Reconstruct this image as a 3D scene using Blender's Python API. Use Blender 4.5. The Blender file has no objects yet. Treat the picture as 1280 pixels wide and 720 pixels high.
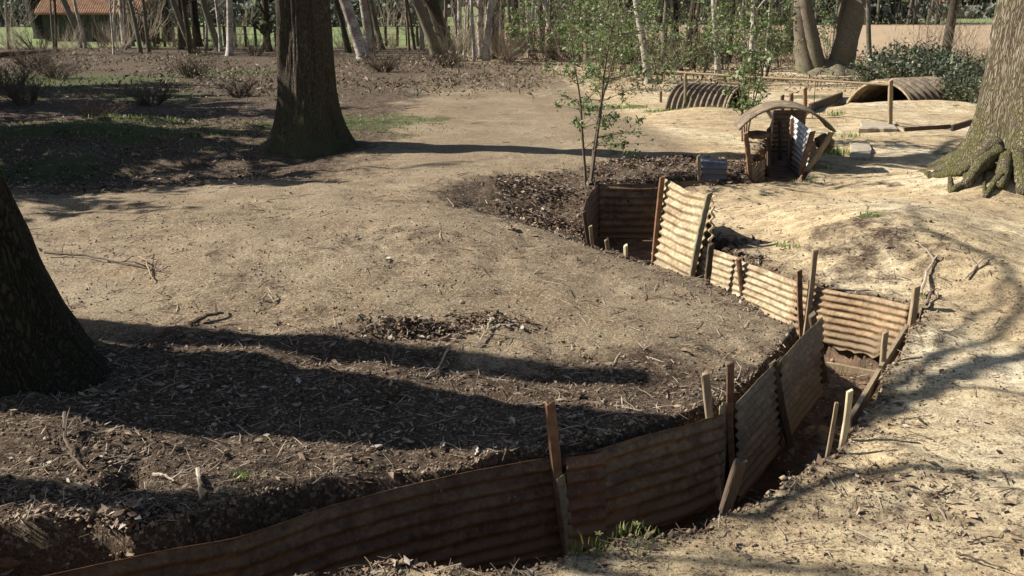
import bpy, math, random
import numpy as np
from mathutils import Vector, Matrix
R = math.radians
SC = bpy.context.scene
COL = SC.collection
# ------------------------------------------------------------------ camera, sky, sun
CAM_H = 2.6; PITCH = R(16.33); F = 1229.0
cam = bpy.data.cameras.new('camera'); cam.lens = 36*F/1280; cam.sensor_width = 36
cam.clip_start = .05; cam.clip_end = 6000
co = bpy.data.objects.new('camera', cam); COL.objects.link(co)
co.location = (0, 0, CAM_H); co.rotation_euler = (math.pi/2-PITCH, 0, 0); SC.camera = co
SUN_EL = R(37); SUN_AZ = (-.984, .177)            # horizontal direction towards the sun
w = bpy.data.worlds.new('World'); SC.world = w; w.use_nodes = True
nt = w.node_tree; sky = nt.nodes.new('ShaderNodeTexSky'); sky.sky_type = 'NISHITA'; sky.sun_disc = False
sky.sun_elevation = SUN_EL; sky.sun_rotation = math.atan2(SUN_AZ[0], SUN_AZ[1])
nt.links.new(sky.outputs[0], nt.nodes['Background'].inputs[0]); nt.nodes['Background'].inputs[1].default_value = .05
sl = bpy.data.lights.new('sun', 'SUN'); sl.energy = 5.0; sl.angle = R(.55); sl.color = (1, .95, .88)
so = bpy.data.objects.new('sun', sl); COL.objects.link(so)
SD = Vector((SUN_AZ[0]*math.cos(SUN_EL), SUN_AZ[1]*math.cos(SUN_EL), math.sin(SUN_EL)))
so.rotation_euler = SD.to_track_quat('Z', 'Y').to_euler(); so.location = (-20, 5, 20)
vs = SC.view_settings; vs.view_transform = 'Standard'; vs.look = 'None'; vs.gamma = 1; vs.exposure = .97
try: vs.use_curve_mapping = False
except Exception: pass
SC.cycles.max_bounces = 6; SC.cycles.diffuse_bounces = 3; SC.cycles.transparent_max_bounces = 8

# ------------------------------------------------------------------ helpers
cp, sp = math.cos(PITCH), math.sin(PITCH)
def ray(u, v):
    a = u-640; b = 360-v
    return Vector((a, F*cp+b*sp, -F*sp+b*cp))
def P(u, v, z=0.):                      # survey point of the photo on height z
    d = ray(u, v); return Vector((0, 0, CAM_H)) + d*((z-CAM_H)/d.z)
def PY(u, v, y):                        # survey point at distance y
    d = ray(u, v); return Vector((0, 0, CAM_H)) + d*(y/d.y)
def tag(o, label=None, cat=None, group=None, kind=None):
    if label: o['label'] = label
    if cat: o['category'] = cat
    if group: o['group'] = group
    if kind: o['kind'] = kind
    return o
def empty(name, loc, label, cat, group=None):
    o = bpy.data.objects.new(name, None); COL.objects.link(o); o.location = loc; o.empty_display_size = .2
    return tag(o, label, cat, group)
def link_mesh(name, V, Fs, mat, parent=None, mi=None, smooth=False, origin=None):
    me = bpy.data.meshes.new(name)
    V = np.asarray(V, dtype=np.float32)
    if origin is not None: V = V - np.asarray(origin, dtype=np.float32)
    if isinstance(Fs, np.ndarray):
        n, k = Fs.shape
        me.vertices.add(len(V)); me.vertices.foreach_set('co', V.ravel())
        me.loops.add(n*k); me.loops.foreach_set('vertex_index', Fs.astype(np.int32).ravel())
        me.polygons.add(n); me.polygons.foreach_set('loop_start', np.arange(0, n*k, k, dtype=np.int32))
        me.polygons.foreach_set('loop_total', np.full(n, k, dtype=np.int32))
        me.update(calc_edges=True)
    else:
        me.from_pydata([tuple(map(float, v)) for v in V], [], Fs); me.update()
    for m in (mat if isinstance(mat, (list, tuple)) else [mat]): me.materials.append(m)
    if mi is not None: me.polygons.foreach_set('material_index', np.asarray(mi, dtype=np.int32))
    if smooth: me.polygons.foreach_set('use_smooth', np.ones(len(me.polygons), dtype=bool))
    o = bpy.data.objects.new(name, me); COL.objects.link(o)
    if parent: o.parent = parent
    elif origin is not None: o.location = origin
    return o
# noise on the plane
_T = np.random.RandomState(7).rand(256, 256)
def vn(x, y):
    xi = np.floor(x).astype(np.int64); yi = np.floor(y).astype(np.int64)
    fx = x-xi; fy = y-yi; fx = fx*fx*(3-2*fx); fy = fy*fy*(3-2*fy)
    a = _T[xi & 255, yi & 255]; b = _T[(xi+1) & 255, yi & 255]; c = _T[xi & 255, (yi+1) & 255]; d = _T[(xi+1) & 255, (yi+1) & 255]
    return (a*(1-fx)+b*fx)*(1-fy)+(c*(1-fx)+d*fx)*fy*1.0
def fbm(x, y, o=4, g=.5):
    s = 0; a = 1; t = 0
    for i in range(o):
        s = s + a*(vn(x*2**i+i*17.3, y*2**i+i*31.7)-.5); t += a; a *= g
    return s/t*2
def ss(a, b, x):
    t = np.clip((x-a)/(b-a), 0, 1); return t*t*(3-2*t)
class MB:
    def __init__(s): s.v = []; s.f = []; s.m = []
    def add(s, V, Fs, m=0):
        k = len(s.v); s.v += [tuple(v) for v in V]; s.f += [tuple(i+k for i in f) for f in Fs]; s.m += [m]*len(Fs)
    def tube(s, pts, rad, n=6, m=0, jit=0, rng=random, cap=True):
        pts = [Vector(p) for p in pts]; V = []; Fs = []
        prev = None
        for i, p in enumerate(pts):
            t = (pts[min(i+1, len(pts)-1)]-pts[max(i-1, 0)])
            t = t.normalized() if t.length > 1e-9 else Vector((0, 0, 1))
            if prev is None: u = t.orthogonal().normalized()
            else:
                u = prev - t*prev.dot(t); u = u.normalized() if u.length > 1e-6 else t.orthogonal().normalized()
            prev = u; q = t.cross(u)
            r = rad[i] if hasattr(rad, '__len__') else rad
            for k in range(n):
                a = 2*math.pi*k/n; rr = r*(1+rng.uniform(-jit, jit)) if jit else r
                V.append(p+u*(math.cos(a)*rr)+q*(math.sin(a)*rr))
        for i in range(len(pts)-1):
            for k in range(n):
                Fs.append((i*n+k, i*n+(k+1) % n, (i+1)*n+(k+1) % n, (i+1)*n+k))
        if cap: Fs.append(tuple(range(n))[::-1]); Fs.append(tuple((len(pts)-1)*n+k for k in range(n)))
        s.add(V, Fs, m)
    def build(s, name, mat, parent=None, smooth=False, origin=None):
        return link_mesh(name, s.v, s.f, mat, parent, s.m if isinstance(mat, (list, tuple)) else None, smooth, origin)

# ------------------------------------------------------------------ materials
def N(nt, t, **k):
    n = nt.nodes.new(t)
    for a, b in k.items():
        if hasattr(n, a): setattr(n, a, b)
        else: n.inputs[a.replace('_', ' ')].default_value = b
    return n
def noise(nt, vec, scale, detail=4, rough=.55, dist=0):
    n = nt.nodes.new('ShaderNodeTexNoise'); n.inputs['Scale'].default_value = scale; n.inputs['Detail'].default_value = detail
    n.inputs['Roughness'].default_value = rough; n.inputs['Distortion'].default_value = dist
    nt.links.new(vec, n.inputs['Vector']); return n.outputs['Fac']
def ramp(nt, fac, stops):
    r = nt.nodes.new('ShaderNodeValToRGB'); e = r.color_ramp.elements
    while len(e) < len(stops): e.new(.5)
    for i, (p, c) in enumerate(stops):
        e[i].position = p; e[i].color = (*c, 1) if hasattr(c, '__len__') else (c, c, c, 1)
    nt.links.new(fac, r.inputs[0]); return r.outputs[0]
def mix(nt, fac, a, b, mode='MIX'):
    m = nt.nodes.new('ShaderNodeMix'); m.data_type = 'RGBA'; m.blend_type = mode
    for k, s in ((0, fac), (6, a), (7, b)):
        if hasattr(s, 'links') or hasattr(s, 'is_linked'): nt.links.new(s, m.inputs[k])
        elif k == 0: m.inputs[0].default_value = s
        else: m.inputs[k].default_value = (*s, 1)
    return m.outputs[2]
def math_(nt, op, a, b=0., clamp=False):
    m = nt.nodes.new('ShaderNodeMath'); m.operation = op; m.use_clamp = clamp
    for k, s in ((0, a), (1, b)):
        if hasattr(s, 'is_linked'): nt.links.new(s, m.inputs[k])
        else: m.inputs[k].default_value = s
    return m.outputs[0]
def newmat(name, rough=.85, spec=.25):
    m = bpy.data.materials.new(name); m.use_nodes = True; nt = m.node_tree; b = nt.nodes['Principled BSDF']
    b.inputs['Roughness'].default_value = rough
    b.inputs['Specular IOR Level'].default_value = spec
    tc = nt.nodes.new('ShaderNodeTexCoord'); return m, nt, b, tc.outputs['Object']
def scaled(nt, vec, s):
    m = nt.nodes.new('ShaderNodeMapping'); m.inputs['Scale'].default_value = s; nt.links.new(vec, m.inputs[0]); return m.outputs[0]
def bump(nt, b, h, strength, dist, prev=None):
    n = nt.nodes.new('ShaderNodeBump'); n.inputs['Strength'].default_value = strength; n.inputs['Distance'].default_value = dist
    nt.links.new(h, n.inputs['Height'])
    if prev is not None: nt.links.new(prev, n.inputs['Normal'])
    nt.links.new(n.outputs[0], b.inputs['Normal']); return n.outputs[0]
def mat_simple(name, c1, c2, scale=8, rough=.85, bumps=.3, spec=.25, stretch=None, bd=.01):
    m, nt, b, v = newmat(name, rough, spec)
    if stretch: v = scaled(nt, v, stretch)
    n = noise(nt, v, scale, 6, .65)
    nt.links.new(ramp(nt, n, [(.3, c1), (.7, c2)]), b.inputs['Base Color'])
    if bumps: bump(nt, b, n, bumps, bd)
    return m
def mat_rust(name, cols, edge=(.3, .32, .31), grey=.0, rough=.7, scale=3.):
    # cols: dark, mid, light patches; grey: amount of surviving zinc
    m, nt, b, v = newmat(name, rough, .35)
    vs_ = scaled(nt, v, (.8, .8, 2.2))
    a = noise(nt, vs_, scale, 7, .68, .6); c = noise(nt, v, scale*6, 6, .7); d = noise(nt, scaled(nt, v, (5, 5, .8)), 4, 5, .65)
    col = ramp(nt, a, [(.3, cols[0]), (.5, cols[1]), (.68, cols[2])])
    sx = nt.nodes.new('ShaderNodeSeparateXYZ'); nt.links.new(v, sx.inputs[0])
    lo = math_(nt, 'ADD', math_(nt, 'MULTIPLY', sx.outputs[2], -2.6), math_(nt, 'MULTIPLY', noise(nt, v, 4, 6, .7), 1.9))
    mudm = ramp(nt, lo, [(.35, 0.), (.6, .85)])
    g2 = noise(nt, scaled(nt, v, (1.2, 1.2, 2)), 2.2, 7, .72, .4)
    col = mix(nt, ramp(nt, g2, [(.5, 0.), (.62, .65)]), col, tuple(x*.6+.01 for x in cols[0]))
    g3 = noise(nt, scaled(nt, v, (9, 9, 1.2)), 3, 5, .7)
    col = mix(nt, ramp(nt, g3, [(.55, 0.), (.7, .45)]), col, tuple(x*.8 for x in cols[0]))
    col = mix(nt, ramp(nt, c, [(.42, 0.), (.7, .75)]), col, tuple(x*.45 for x in cols[0]))
    col = mix(nt, ramp(nt, d, [(.5, 0.), (.72, .5)]), col, cols[3])
    if grey > 0:
        g = noise(nt, v, scale*.7, 5, .7)
        col = mix(nt, ramp(nt, g, [(1-grey-.12, 0.), (1-grey+.05, .9)]), col, edge)
    sp_ = noise(nt, v, 60, 3, .6)
    col = mix(nt, ramp(nt, sp_, [(.66, 0.), (.74, .6)]), col, (.45, .38, .26))
    col = mix(nt, mudm, col, mix(nt, c, tuple(x*.6 for x in cols[1]), (.2, .145, .09)))
    nt.links.new(col, b.inputs['Base Color'])
    bump(nt, b, c, .5, .012)
    return m
M = {}
M['rust_dark'] = mat_rust('rust_dark', [(.075, .038, .02), (.17, .095, .05), (.26, .155, .08), (.2, .14, .06)])
M['rust_brown'] = mat_rust('rust_brown', [(.10, .055, .027), (.22, .135, .07), (.32, .21, .115), (.24, .18, .085)])
M['rust_orange'] = mat_rust('rust_orange', [(.15, .085, .04), (.34, .23, .12), (.46, .35, .21), (.40, .21, .10)])
M['rust_tan'] = mat_rust('rust_tan', [(.20, .125, .06), (.43, .34, .2), (.55, .46, .31), (.42, .25, .12)], grey=.28, edge=(.5, .47, .4))
M['rust_grey'] = mat_rust('rust_grey', [(.11, .075, .045), (.22, .165, .10), (.32, .26, .17), (.24, .2, .13)], grey=.22, edge=(.36, .38, .36))
M['rust_red'] = mat_rust('rust_red', [(.09, .042, .023), (.19, .095, .052), (.27, .155, .085), (.22, .14, .07)])
M['zinc'] = mat_rust('zinc_sheet', [(.3, .29, .27), (.45, .46, .45), (.55, .56, .56), (.3, .25, .2)], grey=.45, edge=(.6, .62, .63), rough=.5)
M['blue_tin'] = mat_rust('blue_tin', [(.1, .12, .16), (.17, .21, .28), (.25, .3, .38), (.14, .14, .15)], grey=.2, edge=(.3, .34, .4), rough=.45)
M['picket'] = mat_simple('picket_rust', (.07, .038, .022), (.23, .13, .07), 14, .75, .5)
M['picket_red'] = mat_simple('picket_red_rust', (.12, .058, .033), (.29, .16, .085), 14, .75, .5)
M['timber'] = mat_simple('old_timber', (.17, .12, .07), (.38, .29, .18), 9, .85, .5, stretch=(6, 6, .7))
M['timber_dark'] = mat_simple('dark_timber', (.05, .035, .022), (.13, .09, .06), 9, .85, .5, stretch=(6, 6, .7))
M['timber_pale'] = mat_simple('pale_timber', (.38, .3, .18), (.6, .5, .33), 9, .85, .4, stretch=(6, 6, .7))
M['moss_iron'] = mat_simple('mossy_iron', (.13, .11, .06), (.3, .26, .16), 14, .8, .4)
def mat_bark(name, c1, c2, moss=None, vs_=.22, sc=22, bs=.9, bd=.03, mossz=1.2):
    m, nt, b, v = newmat(name, .9, .15)
    s = scaled(nt, v, (1, 1, vs_))
    vo = nt.nodes.new('ShaderNodeTexVoronoi'); vo.inputs['Scale'].default_value = sc; vo.feature = 'DISTANCE_TO_EDGE'
    nz = nt.nodes.new('ShaderNodeTexNoise'); nz.inputs['Scale'].default_value = 9; nz.inputs['Detail'].default_value = 4
    nt.links.new(s, nz.inputs['Vector'])
    mx = nt.nodes.new('ShaderNodeMix'); mx.data_type = 'RGBA'; mx.inputs[0].default_value = .2
    nt.links.new(s, mx.inputs[6]); nt.links.new(nz.outputs['Color'], mx.inputs[7]); nt.links.new(mx.outputs[2], vo.inputs['Vector'])
    n = noise(nt, s, sc*1.5, 6, .7)
    h = math_(nt, 'ADD', math_(nt, 'MULTIPLY', ramp(nt, vo.outputs['Distance'], [(0., 0.), (.22, 1.)]), .7), math_(nt, 'MULTIPLY', n, .6))
    col = ramp(nt, h, [(.25, tuple(x*.35 for x in c1)), (.55, c1), (1., c2)])
    big = noise(nt, v, 1.4, 4)
    col = mix(nt, ramp(nt, big, [(.4, 0.), (.65, .5)]), col, tuple(x*.7 for x in c1))
    if moss:
        sx = nt.nodes.new('ShaderNodeSeparateXYZ'); nt.links.new(v, sx.inputs[0])
        z = math_(nt, 'SUBTRACT', 1., math_(nt, 'DIVIDE', sx.outputs[2], mossz), True)
        f = math_(nt, 'MULTIPLY', math_(nt, 'ADD', math_(nt, 'MULTIPLY', z, .8), .25), ramp(nt, noise(nt, v, 5, 6, .7), [(.38, 0.), (.6, 1.)]), True)
        col = mix(nt, f, col, moss)
    nt.links.new(col, b.inputs['Base Color'])
    bump(nt, b, h, bs, bd); return m
M['bark_oak'] = mat_bark('oak_bark', (.17, .13, .09), (.33, .28, .2), (.16, .15, .05), .12, 36, 1., .04, 1.5)
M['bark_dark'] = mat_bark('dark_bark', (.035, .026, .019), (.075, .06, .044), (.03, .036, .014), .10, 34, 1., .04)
M['bark_grey'] = mat_bark('grey_bark', (.13, .11, .085), (.24, .21, .17), (.13, .14, .07), .25, 45, .6, .015)
M['bark_smooth'] = mat_bark('smooth_bark', (.17, .135, .1), (.26, .215, .16), (.12, .12, .06), .5, 30, .3, .01)
M['bark_brown'] = mat_bark('brown_bark', (.06, .044, .032), (.13, .1, .075), (.07, .08, .03), .2, 45, .7, .02)
def mat_birch():
    m, nt, b, v = newmat('birch_bark', .7, .3)
    n = noise(nt, scaled(nt, v, (3, 3, 9)), 2.2, 5, .7); n2 = noise(nt, v, 1.6, 4, .6)
    col = ramp(nt, n, [(.36, (.07, .055, .045)), (.46, (.42, .37, .31)), (.7, (.62, .57, .5))])
    col = mix(nt, ramp(nt, n2, [(.45, 0.), (.62, .8)]), col, (.17, .12, .085))
    nt.links.new(col, b.inputs['Base Color']); bump(nt, b, n, .4, .01); return m
M['birch'] = mat_birch()
M['twig'] = mat_simple('twig_bark', (.07, .05, .035), (.17, .13, .09), 10, .9, 0)
M['twig_pale'] = mat_simple('pale_twig', (.28, .22, .15), (.42, .35, .26), 10, .9, 0)
def mat_leaf(name, c, spec=.3, rough=.55, tr=.25):
    m, nt, b, v = newmat(name, rough, spec)
    n = noise(nt, v, 2.5, 3)
    nt.links.new(ramp(nt, n, [(.3, tuple(x*.7 for x in c)), (.7, tuple(min(1, x*1.25) for x in c))]), b.inputs['Base Color'])
    if tr:
        t = nt.nodes.new('ShaderNodeBsdfTranslucent'); t.inputs[0].default_value = (c[0]*1.3, c[1]*1.4, c[2]*.8, 1)
        mx = nt.nodes.new('ShaderNodeMixShader'); mx.inputs[0].default_value = tr
        nt.links.new(b.outputs[0], mx.inputs[1]); nt.links.new(t.outputs[0], mx.inputs[2])
        nt.links.new(mx.outputs[0], nt.nodes['Material Output'].inputs[0])
    return m
LEAF = [mat_leaf('leaf_fresh', (.165, .205, .09)), mat_leaf('leaf_mid', (.085, .115, .05)), mat_leaf('leaf_light', (.27, .32, .17))]
HOLLY = [mat_leaf('holly_dark', (.035, .055, .03), .35, .5, .1), mat_leaf('holly_mid', (.095, .105, .055), .35, .5, .1), mat_leaf('holly_shine', (.17, .18, .11), .4, .45, .1)]
DRY = [mat_simple('dry_leaf_tan', (.2, .145, .09), (.34, .26, .18), 20, .8, 0), mat_simple('dry_leaf_brown', (.12, .075, .045), (.22, .15, .1), 20, .8, 0),
       mat_simple('dry_leaf_dark', (.045, .03, .02), (.1, .07, .05), 20, .8, 0), mat_simple('dry_leaf_grey', (.26, .22, .17), (.42, .36, .29), 20, .7, 0)]
GRASS = [mat_leaf('grass_green', (.12, .2, .04)), mat_leaf('grass_pale', (.3, .33, .13))]

# ------------------------------------------------------------------ trench outline (top rims, surveyed points)
sheetA = [(-140, 752), (-40, 735), (70, 712), (210, 683), (300, 667), (400, 632), (500, 606), (600, 583), (700, 565), (745, 560)]
sheetB = [(738, 561), (800, 543), (850, 530), (897, 515)]
rim_left = [(-260, 735), (-120, 690), (0, 660), (100, 655), (165, 668), (215, 655), (330, 618), (420, 602), (500, 596), (560, 590), (630, 574), (700, 563), (745, 556), (800, 540), (850, 527), (895, 510),
            (908, 506), (940, 478), (972, 446), (994, 422), (1018, 397)]
rim_leg3 = [(1003, 412), (965, 392), (930, 371), (880, 350), (845, 338), (805, 324), (768, 311), (748, 300), (735, 283), (728, 262), (736, 240), (743, 229)]
rim_w5 = [(748, 227), (825, 226), (850, 222), (893, 220)]
tA = [P(u, v).xy for u, v in rim_left+rim_leg3+rim_w5]
rim_back = [(893, 228), (850, 236), (826, 240)]
tB = [P(u, v).xy for u, v in rim_back] + [Vector((2.05, 11.5)), Vector((2.42, 10.6))]
rim_w3 = [(890, 312), (945, 331), (1005, 355), (1070, 369), (1143, 386)]
rim_right = [(1150, 392), (1138, 412), (1118, 437), (1106, 458), (1088, 488), (1068, 520), (1050, 548), (1015, 575), (975, 600), (940, 618), (905, 634), (870, 655), (800, 664), (720, 686), (620, 700), (520, 706), (400, 718), (300, 735), (100, 775), (-200, 840)]
tC = [P(u, v).xy for u, v in rim_w3+rim_right]
TRENCH = np.array([tuple(v) for v in tA+tB+tC])
HUTP = np.array([tuple(v) for v in [PY(938, 222, 15.0).xy, PY(960, 180, 19.4).xy, PY(1004, 180, 19.4).xy, PY(1006, 216, 15.0).xy, PY(1003, 224, 14.6).xy, PY(936, 227, 14.5).xy, PY(896, 227, 14.2).xy, PY(893, 222, 14.8).xy, PY(925, 217, 15.1).xy]])
BACKP = np.array([tuple(v) for v in [P(965, 152).xy, P(1006, 150).xy, P(1012, 141).xy, P(1060, 128).xy, P(1052, 124).xy, P(1000, 134).xy, P(950, 137).xy]])
def sdist(x, y, poly):                   # >0 inside
    d = np.full(x.shape, 1e9); ins = np.zeros(x.shape, bool); n = len(poly)
    for i in range(n):
        ax, ay = poly[i]; bx, by = poly[(i+1) % n]; ex, ey = bx-ax, by-ay
        t = np.clip(((x-ax)*ex+(y-ay)*ey)/(ex*ex+ey*ey+1e-12), 0, 1)
        d = np.minimum(d, (x-ax-t*ex)**2+(y-ay-t*ey)**2)
        c = ((ay > y) != (by > y)) & (x < (bx-ax)*(y-ay)/((by-ay)+1e-12)+ax); ins ^= c
    d = np.sqrt(d); return np.where(ins, d, -d)
def blob(x, y, c, rx, ry, rot=0):
    dx = x-c[0]; dy = y-c[1]; ca, sa = math.cos(rot), math.sin(rot)
    a = (dx*ca+dy*sa)/rx; b = (-dx*sa+dy*ca)/ry; return np.exp(-(a*a+b*b))
c_mid = P(700, 245); c_left = P(90, 205); c_w3 = P(1085, 325); c_pit = P(158, 596)
RT = PY(1272, 225, 13.9)                  # big tree on the right
LT = Vector((-3.68, 6.5, 0))
def masks(x, y):
    near = (y < 60)
    st = np.full(x.shape, -99.); k = (np.abs(x-1) < 9) & (y < 17) & (y > 1)
    if k.any(): st[k] = sdist(x[k], y[k], TRENCH)
    sh = np.full(x.shape, -99.); k = (x > 1) & (x < 9) & (y < 24) & (y > 12)
    if k.any(): sh[k] = sdist(x[k], y[k], HUTP)
    sb = np.full(x.shape, -99.); k = (x > 3) & (x < 14) & (y < 34) & (y > 17)
    if k.any(): sb[k] = sdist(x[k], y[k], BACKP)
    wob = fbm(x*.9, y*.9, 3)*.5
    # side: right of trench = pale path
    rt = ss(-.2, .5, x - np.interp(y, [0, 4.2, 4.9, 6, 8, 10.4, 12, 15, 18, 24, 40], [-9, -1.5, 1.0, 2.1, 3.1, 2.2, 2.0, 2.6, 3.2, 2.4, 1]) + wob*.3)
    lit = ss(7.4, 6.3, y+wob*1.4+.12*x)*(1-rt)*.85
    lit = np.maximum(lit, np.exp(np.minimum(st, 0)/.22)*.8)
    lit = np.maximum(lit, np.exp(np.minimum(sh, 0)/.3)*.8)
    lit = np.maximum(lit, ss(.25, .6, blob(x, y, c_mid, 1.9, 2.4)+wob*.3))
    lit = np.maximum(lit, ss(.25, .6, blob(x, y, (2.6, 15.6), 1.6, 1.6)+wob*.3))
    lit = np.maximum(lit, ss(.2, .6, blob(x, y, c_left, 4.6, 2.6)+wob*.3))
    lit = np.maximum(lit, .6*ss(.15, .9, blob(x, y, (c_w3.x-.15, c_w3.y-.1), 1.1, 1.2)+wob*.8))
    lit = np.maximum(lit, .5*ss(.35, .7, blob(x, y, (RT.x, RT.y-.2), 1.6, 1.1)+wob*.3))
    lit = np.maximum(lit, (.62-.25*ss(-.02, .1, x/np.maximum(y, 1)))*ss(24, 33, y+wob*6))
    lit = np.maximum(lit, .9*ss(14, 17, y+wob*2)*ss(-1.5, -3.5, x+wob*2))
    lit = np.maximum(lit, .45*ss(.0, .9, blob(x, y, P(1000, 610), .9, .5)+wob*.5))
    lit = np.maximum(lit, .34*(1-rt)*ss(13.5, 10, y)*ss(-.2, .35, fbm(x*1.3+3, y*1.3, 3)+.1))
    lit = np.clip(lit, 0, 1)
    gr = ss(.35, .75, blob(x, y, P(60, 172), 5, .9)+fbm(x*1.5, y*1.5, 3)*.35)
    for u, v, r in ((200, 120, 1.6), (30, 200, 1.4), (300, 90, 2.5), (520, 150, .8), (430, 155, 1.5), (80, 100, 4), (830, 140, .5), (1000, 222, .3), (1085, 313, .15), (1210, 190, .6), (1010, 120, .8), (770, 132, .8), (300, 590, .07), (960, 640, 0.01), (740, 685, .06)):
        gr = np.maximum(gr, .8*ss(.35, .8, blob(x, y, P(u, v), r*1.6, r*1.1)+fbm(x*2.5, y*2.5, 3)*.3))
    fe = 42+fbm(x*.03, y*.03, 2)*3
    ratio = x/np.maximum(y, 1)
    left_f = ss(-.03, -.06, ratio)
    fld = ss(0, 2.5, y-fe)
    green = np.maximum(fld*left_f, ss(118, 120, y))*ss(0, .01, fld)
    green = np.where((y > 155) & (y < 230) & (ratio > -.03), .3, green)
    fld = np.where(left_f > .5, ss(56, 60, y), fld)
    green = np.where(left_f > .5, ss(56, 60, y), green)
    return dict(st=st, sh=sh, sb=sb, rt=rt, lit=lit, gr=gr, fld=fld, green=green)
def ground_z(x, y, m=None, full=False):
    x = np.atleast_1d(np.asarray(x, float)); y = np.atleast_1d(np.asarray(y, float))
    if m is None: m = masks(x, y)
    lit = m['lit']; k = ss(40, 20, y)
    z = (fbm(x*.35, y*.35, 3)*.08)*ss(3, 8, np.abs(m['st'])*3+0*y)*k
    z += 1.0*ss(3.7, -.5, y)                                   # rise the photographer stands on
    z += .38*blob(x, y, (-1.3, 9.7), 3.6, 2.3)
    z += .26*ss(.1, 1.5, -m['st'])*m['rt']*ss(7.6, 9, y)*ss(13.5, 11, y)*ss(6.2, 4.2, x)
    z += (fbm(x*1.1+3, y*1.1, 3)*(.05-.02*m['rt'])-.03*ss(.25, .5, fbm(x*.9+y*.5, y*2.4, 2)))*ss(22, 14, y)
    fade = 1-np.exp(-(np.minimum(m['st'], 0)/.55)**2); z = np.where(y > 3.9, z*fade, z)
    z -= .35*blob(x, y, c_left, 3.6, 1.6) - .22*blob(x, y, P(60, 172), 4, .8) - .2*blob(x, y, P(150, 160), 1.2, .7)
    z -= .42*blob(x, y, (c_mid.x+.1, c_mid.y-.5), 1.0, 1.7)
    z += .10*blob(x, y, (c_w3.x+.5, c_w3.y+.3), .9, .8)
    z += .22*blob(x, y, P(1180, 138), 1.6, .9)+.16*blob(x, y, P(1085, 140), 1.3, .8)+.2*blob(x, y, P(880, 146), 1.3, .8)
    z += .22*blob(x, y, (RT.x+.1, RT.y), 1.5, 1.2)+.26*blob(x, y, (RT.x-.25, RT.y-.6), 1.15, .85)
    z += .14*blob(x, y, P(1040, 92), 2.5, 2)
    z += .14*blob(x, y, P(1095, 150), 2.2, 1.2)
    z += .12*blob(x, y, (LT.x, LT.y), 1.6, 1.0)
    z += .03*blob(x, y, P(470, 432), .45, .15)
    amp = (.020+.035*lit+.02*m['gr'])*k
    z += fbm(x*2.1, y*2.1, 3)*amp*1.2
    kk = ss(24, 12, y)
    z += fbm(x*9, y*9, 3, .6)*(.006+.020*lit)*kk
    z += np.abs(fbm(x*26+5, y*26, 2, .6))*(.002+.012*lit)*ss(12, 7, y)
    rag = fbm(x*5, y*5, 2)*.03
    fl = -.78+fbm(x*1.5, y*1.5, 3)*.05 + .16*blob(x, y, (3.05, 8.25), .5, .55)
    s0 = ss(-.04, .03, m['st']+rag*(.5+1.6*m['rt']*ss(9.5, 8, y))); z = z*(1-s0) + fl*s0
    lip = np.exp(-((m['st']+.22)/.14)**2)
    z += lip*.03*fbm(x*4, y*4, 2)
    hz = -.33+fbm(x*2, y*2, 2)*.04; s = ss(-.1, .12, m['sh']+rag); z = z*(1-s)+hz*s
    s = ss(-.05, .15, m['sb']); z = z*(1-s)-.45*s
    z -= .26*blob(x, y, c_pit, .09, .13)
    return z
def gz(x, y): return float(ground_z(x, y)[0])
def on(u, v):
    p = P(u, v); return Vector((p.x, p.y, gz(p.x, p.y)))

def axis(segs):
    out = []
    for a, b, d0, d1 in segs:
        x = a; n = 0
        L = []
        while x < b:
            L.append(x); t = (x-a)/(b-a); x += d0*(d1/d0)**t
        out += L
    out.append(segs[-1][1]); return np.array(out)
xs = np.concatenate([-axis([(4.2, 12, .032, .16), (12, 60, .16, 1.5), (60, 3000, 1.5, 160)])[::-1], axis([(-4.19, 4.6, .03, .03), (4.62, 12, .032, .13), (12, 60, .13, 1.5), (60, 3000, 1.5, 160)])])
ys = axis([(-30, 3.2, 2.5, .06), (3.2, 3.9, .06, .028), (3.9, 9.2, .028, .03), (9.2, 16, .03, .06), (16, 30, .06, .2), (30, 120, .2, 3), (120, 5000, 3, 200)])
X, Y = np.meshgrid(xs, ys); x = X.ravel(); y = Y.ravel()
m = masks(x, y); z = ground_z(x, y, m)
ny, nx = X.shape; idx = np.arange(nx*ny).reshape(ny, nx)
Fq = np.stack([idx[:-1, :-1], idx[:-1, 1:], idx[1:, 1:], idx[1:, :-1]], -1).reshape(-1, 4)

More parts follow.
